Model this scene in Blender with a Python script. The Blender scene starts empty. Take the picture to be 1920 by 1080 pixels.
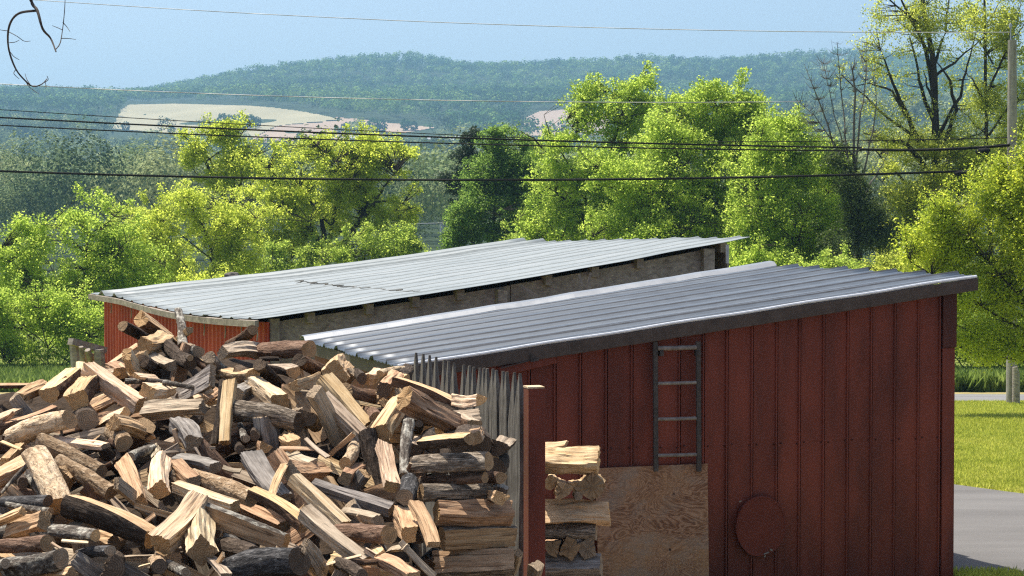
HAZE = 0.00025
import bpy, bmesh, math, random
import numpy as np
from mathutils import Vector, Matrix, noise as mnoise

random.seed(7)
rng = np.random.default_rng(7)
sc = bpy.context.scene
COL = sc.collection
R = math.radians

# ---------------------------------------------------------------- camera
F = 3600.0
PITCH = math.atan(120 / F)
cam = bpy.data.cameras.new('camera')
cam_o = bpy.data.objects.new('camera', cam)
COL.objects.link(cam_o)
cam.sensor_width = 36.0
cam.lens = F / 1920 * 36.0
cam.clip_start = 0.1
cam.clip_end = 12000
cam_o.rotation_euler = (math.pi / 2 - PITCH, 0, 0)
sc.camera = cam_o
CA, SA = math.cos(PITCH), math.sin(PITCH)


def P(px, py, d):
    """point seen at pixel (px, py) of the 1920x1080 photograph, d metres ahead"""
    a = (px - 960) / F
    b = (540 - py) / F
    dy = CA + b * SA
    k = d / dy
    return Vector((a * k, d, (b * CA - SA) * k))


def proj(x, y, z):
    c = y * CA - z * SA
    b = y * SA + z * CA
    return 960 + F * x / c, 540 - F * b / c


# ---------------------------------------------------------------- objects
def tag(o, label=None, cat=None, group=None, kind=None):
    if label: o['label'] = label
    if cat: o['category'] = cat
    if group: o['group'] = group
    if kind: o['kind'] = kind
    return o


def link(name, me, parent=None):
    o = bpy.data.objects.new(name, me)
    COL.objects.link(o)
    if parent is not None:
        o.parent = parent
    return o


def empty(name, loc, label, cat, group=None):
    o = bpy.data.objects.new(name, None)
    COL.objects.link(o)
    o.location = loc
    o.empty_display_size = 0.2
    return tag(o, label, cat, group)


class MB:
    """collects vertices and faces for ONE mesh object (world coordinates)"""
    def __init__(s):
        s.v, s.f, s.m = [], [], []

    def add(s, verts, faces, m=0):
        o = len(s.v)
        s.v.extend([tuple(v) for v in verts])
        for f in faces:
            s.f.append(tuple(i + o for i in f))
            s.m.append(m)

    def hexa(s, c, m=0):
        """8 corners: bottom 4 then top 4"""
        s.add(c, [(3, 2, 1, 0), (4, 5, 6, 7), (0, 1, 5, 4), (1, 2, 6, 5), (2, 3, 7, 6), (3, 0, 4, 7)], m)

    def box(s, c, sx, sy, sz, ax=(1, 0, 0), ay=(0, 1, 0), az=(0, 0, 1), m=0):
        c, ax, ay, az = Vector(c), Vector(ax), Vector(ay), Vector(az)
        L = []
        for k in (-1, 1):
            for i, j in ((-1, -1), (1, -1), (1, 1), (-1, 1)):
                L.append(c + ax * (i * sx / 2) + ay * (j * sy / 2) + az * (k * sz / 2))
        s.hexa(L, m)

    def beam(s, a, b, w, h, up=(0, 0, 1), m=0):
        a, b = Vector(a), Vector(b)
        x = (b - a)
        L = x.length
        x.normalize()
        y = Vector(up).cross(x).normalized()
        z = x.cross(y)
        s.box((a + b) / 2, L, w, h, x, y, z, m)

    def tube(s, pts, rad, n=8, caps=True, m=0):
        pts = [Vector(p) for p in pts]
        k = len(pts)
        if not hasattr(rad, '__len__'):
            rad = [rad] * k
        V = []
        ref = Vector((0.31, 0.17, 0.93))
        for i, p in enumerate(pts):
            t = (pts[min(i + 1, k - 1)] - pts[max(i - 1, 0)])
            if t.length < 1e-9: t = Vector((0, 0, 1))
            t.normalize()
            a = t.cross(ref)
            if a.length < 0.05: a = t.cross(Vector((1, 0, 0)))
            a.normalize()
            b = t.cross(a)
            for j in range(n):
                q = 2 * math.pi * j / n
                V.append(p + (a * math.cos(q) + b * math.sin(q)) * rad[i])
        Fc = []
        for i in range(k - 1):
            for j in range(n):
                j2 = (j + 1) % n
                Fc.append((i * n + j, i * n + j2, (i + 1) * n + j2, (i + 1) * n + j))
        if caps:
            Fc.append(tuple(range(n - 1, -1, -1)))
            Fc.append(tuple((k - 1) * n + j for j in range(n)))
        s.add(V, Fc, m)

    def build(s, name, mats, parent=None, origin=None, smooth=None, bevel=None):
        o = Vector(origin) if origin is not None else Vector((0, 0, 0))
        base = Vector(o)
        if parent is not None:
            pw = Vector((0, 0, 0))
            q = parent
            while q is not None:
                pw += q.location
                q = q.parent
            o = pw if origin is None else o
        me = bpy.data.meshes.new(name)
        me.from_pydata([(v[0] - o[0], v[1] - o[1], v[2] - o[2]) for v in s.v], [], s.f)
        if not isinstance(mats, (list, tuple)): mats = [mats]
        for m in mats: me.materials.append(m)
        me.polygons.foreach_set('material_index', s.m)
        me.update()
        ob = link(name, me, parent)
        if parent is None:
            ob.location = o
        elif origin is not None:
            ob.location = o - pw
        if smooth is not None:
            me.polygons.foreach_set('use_smooth', [True] * len(me.polygons))
            me.set_sharp_from_angle(angle=R(smooth))
        if bevel:
            md = ob.modifiers.new('bevel', 'BEVEL')
            md.width = bevel
            md.segments = 2
            md.limit_method = 'ANGLE'
        return ob


def np_mesh(name, V, faces4, mats, parent=None, attr=None, smooth=False):
    """V (n,3) and quads (m,4) -> object at the origin (or at its parent's origin)"""
    V = np.asarray(V, dtype=np.float32)
    faces4 = np.asarray(faces4, dtype=np.int32)
    me = bpy.data.meshes.new(name)
    if parent is not None:
        V = V - np.array(parent.location, dtype=np.float32)
    me.vertices.add(len(V))
    me.vertices.foreach_set('co', V.ravel())
    m, k = faces4.shape
    me.loops.add(m * k)
    me.loops.foreach_set('vertex_index', faces4.ravel())
    me.polygons.add(m)
    me.polygons.foreach_set('loop_start', np.arange(0, m * k, k, dtype=np.int32))
    me.polygons.foreach_set('loop_total', np.full(m, k, dtype=np.int32))
    if smooth:
        me.polygons.foreach_set('use_smooth', np.ones(m, dtype=bool))
    if not isinstance(mats, (list, tuple)): mats = [mats]
    for x in mats: me.materials.append(x)
    me.update(calc_edges=True)
    if attr is not None:
        for nm, arr in attr.items():
            a = me.attributes.new(nm, 'FLOAT', 'POINT')
            a.data.foreach_set('value', np.asarray(arr, dtype=np.float32))
    return link(name, me, parent)


# ---------------------------------------------------------------- materials
class NT:
    def __init__(s, name):
        s.m = bpy.data.materials.new(name)
        s.m.use_nodes = True
        s.t = s.m.node_tree
        s.t.nodes.clear()
        s.out = s.t.nodes.new('ShaderNodeOutputMaterial')

    def n(s, typ, **kw):
        nd = s.t.nodes.new(typ)
        for k, v in kw.items():
            if k in nd.inputs.keys():
                s.set(nd.inputs[k], v)
            else:
                setattr(nd, k, v)
        return nd

    def set(s, inp, v):
        if isinstance(v, bpy.types.NodeSocket):
            s.t.links.new(v, inp)
        else:
            if inp.type == 'RGBA' and len(v) == 3: v = (*v, 1)
            inp.default_value = v

    def ramp(s, fac, stops):
        nd = s.t.nodes.new('ShaderNodeValToRGB')
        cr = nd.color_ramp
        while len(cr.elements) > 1: cr.elements.remove(cr.elements[0])
        cr.elements[0].position = stops[0][0]
        cr.elements[0].color = (*stops[0][1], 1)
        for p, c in stops[1:]:
            e = cr.elements.new(p)
            e.color = (*c, 1)
        s.t.links.new(fac, nd.inputs[0])
        return nd.outputs[0]

    def math(s, op, a, b=0.0):
        nd = s.t.nodes.new('ShaderNodeMath')
        nd.operation = op
        s.set(nd.inputs[0], a)
        s.set(nd.inputs[1], b)
        return nd.outputs[0]

    def mix(s, fac, a, b, mode='MIX'):
        nd = s.t.nodes.new('ShaderNodeMix')
        nd.data_type = 'RGBA'
        nd.blend_type = mode
        s.set(nd.inputs[0], fac)
        s.set(nd.inputs[6], a)
        s.set(nd.inputs[7], b)
        return nd.outputs[2]

    def coord(s, scale=(1, 1, 1), kind='Object'):
        tc = s.t.nodes.new('ShaderNodeTexCoord')
        mp = s.t.nodes.new('ShaderNodeMapping')
        mp.inputs['Scale'].default_value = scale
        s.t.links.new(tc.outputs[kind], mp.inputs[0])
        return mp.outputs[0]

    def noise(s, vec, scale=1.0, detail=5, rough=0.6, dist=0.0):
        nd = s.n('ShaderNodeTexNoise', Scale=scale, Detail=detail, Roughness=rough, Distortion=dist)
        s.t.links.new(vec, nd.inputs['Vector'])
        return nd.outputs['Fac']

    def objrand(s):
        return s.t.nodes.new('ShaderNodeObjectInfo').outputs['Random']

    def hsv(s, col, h=0.5, sat=1.0, v=1.0):
        nd = s.t.nodes.new('ShaderNodeHueSaturation')
        s.set(nd.inputs['Hue'], h)
        s.set(nd.inputs['Saturation'], sat)
        s.set(nd.inputs['Value'], v)
        s.set(nd.inputs['Color'], col)
        return nd.outputs[0]

    def bsdf(s, col, rough=0.8, metal=0.0, spec=0.3, bump=None, bs=0.3, bd=0.01):
        b = s.t.nodes.new('ShaderNodeBsdfPrincipled')
        s.set(b.inputs['Base Color'], col)
        s.set(b.inputs['Roughness'], rough)
        s.set(b.inputs['Metallic'], metal)
        s.set(b.inputs['Specular IOR Level'], spec)
        if bump is not None:
            bp = s.t.nodes.new('ShaderNodeBump')
            bp.inputs['Strength'].default_value = bs
            bp.inputs['Distance'].default_value = bd
            s.t.links.new(bump, bp.inputs['Height'])
            s.t.links.new(bp.outputs[0], b.inputs['Normal'])
        s.t.links.new(b.outputs[0], s.out.inputs[0])
        return s.m


def m_split(name, c0, c1, c2, sat=1.0):
    t = NT(name)
    r = t.math('MULTIPLY', t.objrand(), 37.0)
    tc = t.n('ShaderNodeTexCoord')
    mp = t.n('ShaderNodeMapping')
    mp.inputs['Scale'].default_value = (3.0, 55, 55)
    cmb = t.n('ShaderNodeCombineXYZ')
    t.set(cmb.inputs[0], r); t.set(cmb.inputs[1], r)
    t.t.links.new(tc.outputs['Object'], mp.inputs[0])
    t.t.links.new(cmb.outputs[0], mp.inputs[1])
    n1 = t.noise(mp.outputs[0], 1.0, 5, 0.62, 0.6)
    n2 = t.noise(t.coord((5, 16, 16)), 1.0, 4, 0.6, 0.8)
    f = t.math('ADD', t.math('MULTIPLY', n1, 0.6), t.math('MULTIPLY', n2, 0.4))
    col = t.ramp(f, [(0.30, c0), (0.46, c1), (0.62, c2), (0.8, tuple(min(1, x * 1.1) for x in c2))])
    # a few dark checks running with the grain
    n3 = t.noise(t.coord((2.0, 80, 80)), 1.0, 2, 0.5, 0.3)
    crack = t.ramp(n3, [(0.32, (0.16, 0.13, 0.11)), (0.40, (1, 1, 1))])
    col = t.mix(0.8, col, crack, 'MULTIPLY')
    n4 = t.noise(t.coord((7, 12, 12)), 1.0, 3, 0.6)
    col = t.mix(t.ramp(n4, [(0.52, (0, 0, 0)), (0.68, (.55, .55, .55))]), col, tuple(x * .8 for x in c0))
    v = t.math('ADD', t.math('MULTIPLY', t.objrand(), 0.35), 0.82)
    h = t.math('ADD', t.math('MULTIPLY', t.math('FRACT', t.math('MULTIPLY', t.objrand(), 7.3)), 0.022), 0.489)
    col = t.hsv(col, h, sat, v)
    return t.bsdf(col, 0.82, 0, 0.2, n1, 0.75, 0.012)


def m_end(name, c0, c1):
    t = NT(name)
    v = t.coord((1, 1, 1))
    w = t.n('ShaderNodeTexWave', wave_type='RINGS', rings_direction='X', Scale=28.0, Distortion=2.2, Detail=3.0)
    w.inputs['Detail Scale'].default_value = 2.0
    t.t.links.new(v, w.inputs['Vector'])
    n = t.noise(v, 45, 4, 0.7)
    f = t.math('ADD', t.math('MULTIPLY', w.outputs['Fac'], 0.35), t.math('MULTIPLY', n, 0.65))
    col = t.ramp(f, [(0.2, c0), (0.7, c1)])
    n2 = t.noise(v, 11, 3, 0.6)
    col = t.mix(t.ramp(n2, [(0.5, (0, 0, 0)), (0.75, (0.6, 0.6, 0.6))]), col, tuple(x * 0.45 for x in c0))
    val = t.math('ADD', t.math('MULTIPLY', t.objrand(), 0.3), 0.85)
    col = t.hsv(col, 0.5, 1, val)
    return t.bsdf(col, 0.9, 0, 0.15, n, 0.5, 0.006)


def m_bark(name, c0, c1, c2, sc_=(9, 42, 42), patch=None, pamt=0.55, ps=14):
    t = NT(name)
    v = t.coord(sc_)
    n1 = t.noise(v, 1.0, 6, 0.65, 1.1)
    n2 = t.noise(t.coord((30, 60, 60)), 1.0, 4, 0.6)
    f = t.math('ADD', t.math('MULTIPLY', n1, 0.75), t.math('MULTIPLY', n2, 0.25))
    col = t.ramp(f, [(0.34, c0), (0.5, c1), (0.68, c2)])
    if patch:
        n3 = t.noise(t.coord((ps * 0.7, ps, ps)), 1.0, 6, 0.7, 0.6)
        k = t.ramp(n3, [(pamt - 0.04, (0, 0, 0)), (pamt + 0.08, (0.85, 0.85, 0.85))])
        col = t.mix(k, col, patch)
    val = t.math('ADD', t.math('MULTIPLY', t.objrand(), 0.5), 0.75)
    col = t.hsv(col, 0.5, 1, val)
    return t.bsdf(col, 0.92, 0, 0.15, f, 1.0, 0.03)


def m_plain(name, c0, c1, scale=6, rough=0.7, metal=0.0, spec=0.3, stretch=(1, 1, 1), bump=0.2, bd=0.004, kind='Object'):
    t = NT(name)
    n = t.noise(t.coord(stretch, kind), scale, 6, 0.65)
    col = t.ramp(n, [(0.3, c0), (0.7, c1)])
    return t.bsdf(col, rough, metal, spec, n, bump, bd)


SPLIT = {
    'f': m_split('split_wood_fresh', (0.33, 0.19, 0.092), (0.54, 0.362, 0.198), (0.68, 0.505, 0.315)),
    'y': m_split('split_wood_pale', (0.40, 0.265, 0.15), (0.60, 0.44, 0.28), (0.72, 0.58, 0.41)),
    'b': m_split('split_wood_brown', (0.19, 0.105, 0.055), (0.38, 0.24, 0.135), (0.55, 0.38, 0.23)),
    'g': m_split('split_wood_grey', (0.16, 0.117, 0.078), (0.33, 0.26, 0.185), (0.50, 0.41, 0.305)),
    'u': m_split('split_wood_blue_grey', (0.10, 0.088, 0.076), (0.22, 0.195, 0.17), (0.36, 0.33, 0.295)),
}
BARK = {
    'd': m_bark('bark_dark', (0.018, 0.013, 0.010), (0.065, 0.048, 0.036), (0.16, 0.125, 0.095)),
    'l': m_bark('bark_lichen', (0.03, 0.024, 0.02), (0.10, 0.085, 0.07), (0.22, 0.19, 0.16), patch=(0.42, 0.40, 0.34), pamt=0.54, ps=22),
    'r': m_bark('bark_reddish', (0.055, 0.032, 0.022), (0.15, 0.092, 0.062), (0.28, 0.19, 0.135)),
    'k': m_bark('bark_ridged', (0.018, 0.014, 0.011), (0.20, 0.16, 0.12), (0.62, 0.53, 0.42), sc_=(7, 55, 55)),  # pale ridges, lightened further in colour to show raking sunlight
    't': m_bark('bark_flaky_tan', (0.10, 0.06, 0.035), (0.32, 0.22, 0.13), (0.60, 0.48, 0.34), sc_=(22, 40, 40)),
    'n': m_bark('bark_brown', (0.04, 0.022, 0.014), (0.13, 0.078, 0.048), (0.26, 0.17, 0.11), sc_=(12, 40, 40)),
    'w': m_bark('bark_peeled_pale', (0.22, 0.14, 0.08), (0.56, 0.42, 0.27), (0.72, 0.60, 0.44), sc_=(12, 30, 30), patch=(0.13, 0.085, 0.05), pamt=0.58, ps=34),
    'u': m_bark('bark_blue_grey', (0.014, 0.014, 0.015), (0.06, 0.058, 0.058), (0.20, 0.19, 0.185), patch=(0.34, 0.34, 0.33), pamt=0.62, ps=40),
}
END = {
    'f': m_end('cut_end_fresh', (0.36, 0.20, 0.085), (0.62, 0.42, 0.215)),
    'e': m_end('cut_end_brown', (0.20, 0.125, 0.065), (0.42, 0.29, 0.165)),
    'g': m_end('cut_end_grey', (0.17, 0.125, 0.083), (0.37, 0.285, 0.195)),
    'x': m_end('cut_end_dark', (0.06, 0.042, 0.030), (0.165, 0.12, 0.082)),
}


# ---------------------------------------------------------------- logs
def profile(kind, r, rnd, n=40):
    """closed outline in (y, z); +z is the split face.  -> points, material of the edge that starts at each"""
    def poly(corners, edges):
        # corners: list of (y,z); edges: (material, bulge)
        per = []
        for i, (a, e) in enumerate(zip(corners, edges)):
            b = corners[(i + 1) % len(corners)]
            per.append(math.hypot(b[0] - a[0], b[1] - a[1]) * (1 + abs(e[1])))
        tot = sum(per)
        pts, mt = [], []
        for i, (a, e) in enumerate(zip(corners, edges)):
            b = corners[(i + 1) % len(corners)]
            k = max(2, round(n * per[i] / tot))
            dx, dy = b[0] - a[0], b[1] - a[1]
            L = math.hypot(dx, dy)
            nx, ny = -dy / L, dx / L
            for j in range(k):
                s = j / k
                h = e[1] * L * 4 * s * (1 - s) * 0.5
                if e[1] > 0.35:
                    h = e[1] * L * math.sqrt(max(0, 1 - (2 * s - 1) ** 2)) * 0.5
                pts.append((a[0] + dx * s + nx * h, a[1] + dy * s + ny * h))
                mt.append(e[0])
        return pts, mt
    j = lambda q: rnd.uniform(-q, q) * r
    if kind == 'R':
        ph, e2, e3 = rnd.uniform(0, 6), rnd.uniform(0.02, 0.10), rnd.uniform(0.01, 0.05)
        pts = []
        for i in range(n):
            a = -2 * math.pi * i / n
            q = r * (1 + e2 * math.cos(2 * a + ph) + e3 * math.cos(3 * a + 2 * ph))
            pts.append((q * math.cos(a), q * math.sin(a)))
        return pts, [1] * n
    if kind == 'H':      # flat face up, bark below
        h = rnd.uniform(0.25, 0.5) * r
        return _half(r, h, rnd, n)
    if kind == 'W':
        return poly([(j(.2), r), (r * .95 + j(.1), -.35 * r + j(.15)), (-r * .95 + j(.1), -.35 * r + j(.15))],
                    [(0, 0.04), (1, 0.34), (0, 0.04)])
    if kind == 'S':
        w, h = rnd.uniform(.85, 1.05), rnd.uniform(.68, .95)
        return poly([(-w * r + j(.12), h * r + j(.12)), (w * r + j(.12), h * r + j(.12)),
                     (w * r * rnd.uniform(.7, 1) + j(.12), -h * r + j(.15)), (-w * r * rnd.uniform(.6, 1) + j(.12), -h * r + j(.15))],
                    [(0, rnd.uniform(0, .06)), (0, rnd.uniform(0, .08)), (rnd.choice((0, 1)), .12), (0, rnd.uniform(0, .08))])
    if kind == 'B':      # split face up, bark on the sides and below
        w, h = 1.0, rnd.uniform(.6, .8)
        return poly([(-w * r + j(.1), h * r + j(.1)), (w * r + j(.1), h * r + j(.1)),
                     (w * r * .85 + j(.1), -h * r), (-w * r * .8 + j(.1), -h * r)],
                    [(0, .03), (1, .12), (1, .2), (1, .12)])
    if kind == 'F':      # flat slab, thin
        w, h = 1.0, rnd.uniform(.32, .45)
        return poly([(-w * r, h * r + j(.08)), (w * r, h * r + j(.08)), (w * r * .9, -h * r + j(.08)), (-w * r * .95, -h * r + j(.08))],
                    [(0, .03), (0, .05), (0, .03), (0, .05)])
    raise ValueError(kind)


def _half(r, h, rnd, n):
    pts, mt = [], []
    nf = n // 3
    a0 = math.asin(min(0.9, h / r))
    y0 = r * math.cos(a0)
    for i in range(nf):
        s = i / nf
        pts.append((-y0 + 2 * y0 * s, h + 0.05 * r * math.sin(s * math.pi) * rnd.uniform(.6, 1)))
        mt.append(0)
    na = n - nf
    for i in range(na):
        a = a0 - (math.pi + 2 * a0) * i / na
        pts.append((r * math.cos(a), r * math.sin(a)))
        mt.append(1)
    return pts, mt


def make_log(name, p1, p2, r, kind, roll, mats, seed, calm=False):
    rnd = random.Random(seed)
    p1, p2 = Vector(p1), Vector(p2)
    c = (p1 + p2) / 2
    ax = p2 - p1
    L = ax.length
    ax.normalize()
    view = (-c).normalized()
    toc = (view - ax * view.dot(ax))
    if toc.length < 0.25:
        toc = Vector((0, 0, 1)) - ax * ax.z
    toc.normalize()
    up = toc.cross(ax)
    if up.z < 0: up = -up
    zf = (toc * math.cos(roll) + up * math.sin(roll)).normalized()
    yf = zf.cross(ax)
    pts, mt = profile(kind, r, rnd)
    n = len(pts)
    M = max(14, min(34, int(L / 0.0135)))
    twist = rnd.uniform(-.25, .25) if kind != 'R' else 0
    bd = (rnd.uniform(-.35, .35) * r, rnd.uniform(-.35, .35) * r)
    tp = rnd.uniform(-.14, .10)
    if calm: bd, tp, twist = (bd[0] * .3, bd[1] * .3), tp * .5, twist * .4
    off = Vector((rnd.uniform(0, 99), rnd.uniform(0, 99), rnd.uniform(0, 99)))
    tl = [rnd.uniform(-.12, .12), rnd.uniform(-.12, .12)]
    V = []
    N = mnoise.noise
    amp_b = 0.15 if r > 0.03 else 0.10
    # splits run with the grain: offset per outline point, slowly varying along the length
    for i in range(M + 1):
        s = i / M
        x = (s - .5) * L
        k = 1 + tp * (s - .5) * 2
        tw = twist * (s - .5)
        ct, st = math.cos(tw), math.sin(tw)
        sb = math.sin(math.pi * s)
        for q in range(n):
            y, z = pts[q]
            y, z = y * ct - z * st, y * st + z * ct
            rr = math.hypot(y, z) + 1e-6
            m0 = mt[q] or mt[q - 1]
            if m0:
                u = off + Vector((x * 9, y / r * 3.2, z / r * 3.2))
                d = N(u) * 0.5 + abs(N(u * 2.1)) * 0.55 - 0.2
                d *= amp_b
            else:
                u = off + Vector((x * 3.5, y / r * 2.6, z / r * 2.6))
                d = N(u) * 0.17 + N(u * 2.7) * 0.08
                u2 = off + Vector((x * 5, y / r * 7.5, z / r * 7.5))
                d -= max(0, abs(N(u2)) - .12) * .16
            lump = N(off * 1.7 + Vector((x * 5, y / r, z / r))) * 0.15
            f = k * (1 + d + lump)
            yy, zz = y * f + bd[0] * sb, z * f + bd[1] * sb
            xx = x
            if i == 0 or i == M:
                e = 0 if i == 0 else 1
                xx += tl[e] * y * (0.8 if e else 1) + N(off + Vector((q * .9, e * 5, 0))) * r * (0.06 if m0 else 0.20)
            V.append((xx, yy, zz))
    Fc, Mt = [], []
    for i in range(M):
        for q in range(n):
            q2 = (q + 1) % n
            Fc.append((i * n + q, (i + 1) * n + q, (i + 1) * n + q2, i * n + q2))
            Mt.append(mt[q])
    for e, i in ((0, 0), (1, M)):
        ring = [i * n + q for q in range(n)]
        cx = sum(V[a][0] for a in ring) / n
        cy = sum(V[a][1] for a in ring) / n
        cz = sum(V[a][2] for a in ring) / n
        b0 = len(V)
        for a in ring:
            v = V[a]
            V.append((v[0] * .5 + cx * .5 + rnd.uniform(-.03, .03) * r, (v[1] - cy) * .55 + cy, (v[2] - cz) * .55 + cz))
        V.append((cx + rnd.uniform(-.05, .05) * r, cy, cz))
        for q in range(n):
            q2 = (q + 1) % n
            f1 = (ring[q], ring[q2], b0 + q2, b0 + q)
            f2 = (b0 + q, b0 + q2, b0 + n)
            if e: f1, f2 = f1[::-1], f2[::-1]
            Fc += [f1, f2]
            Mt += [2, 2]
    me = bpy.data.meshes.new(name)
    me.from_pydata(V, [], Fc)
    for m in mats: me.materials.append(m)
    me.polygons.foreach_set('material_index', Mt)
    me.polygons.foreach_set('use_smooth', [True] * len(Fc))
    me.update()
    me.set_sharp_from_angle(angle=R(32))
    o = link(name, me)
    o.matrix_world = Matrix(((ax.x, yf.x, zf.x, c.x), (ax.y, yf.y, zf.y, c.y), (ax.z, yf.z, zf.z, c.z), (0, 0, 0, 1)))
    return o

# ---------------------------------------------------------------- the heap of firewood
# heap front: how far ahead the wood lies at each row of the photograph
PD = ([560, 620, 700, 800, 900, 1000, 1080, 1200], [13.6, 13.0, 12.0, 11.05, 10.25, 9.55, 9.05, 8.4])


def pile_d(py):
    return float(np.interp(py, PD[0], PD[1]))


TILE = {'A': (0, 580), 'B': (320, 580), 'C': (640, 580), 'D': (0, 820), 'E': (320, 820), 'F': (640, 820)}
ZS = 1329 / 320
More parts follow.
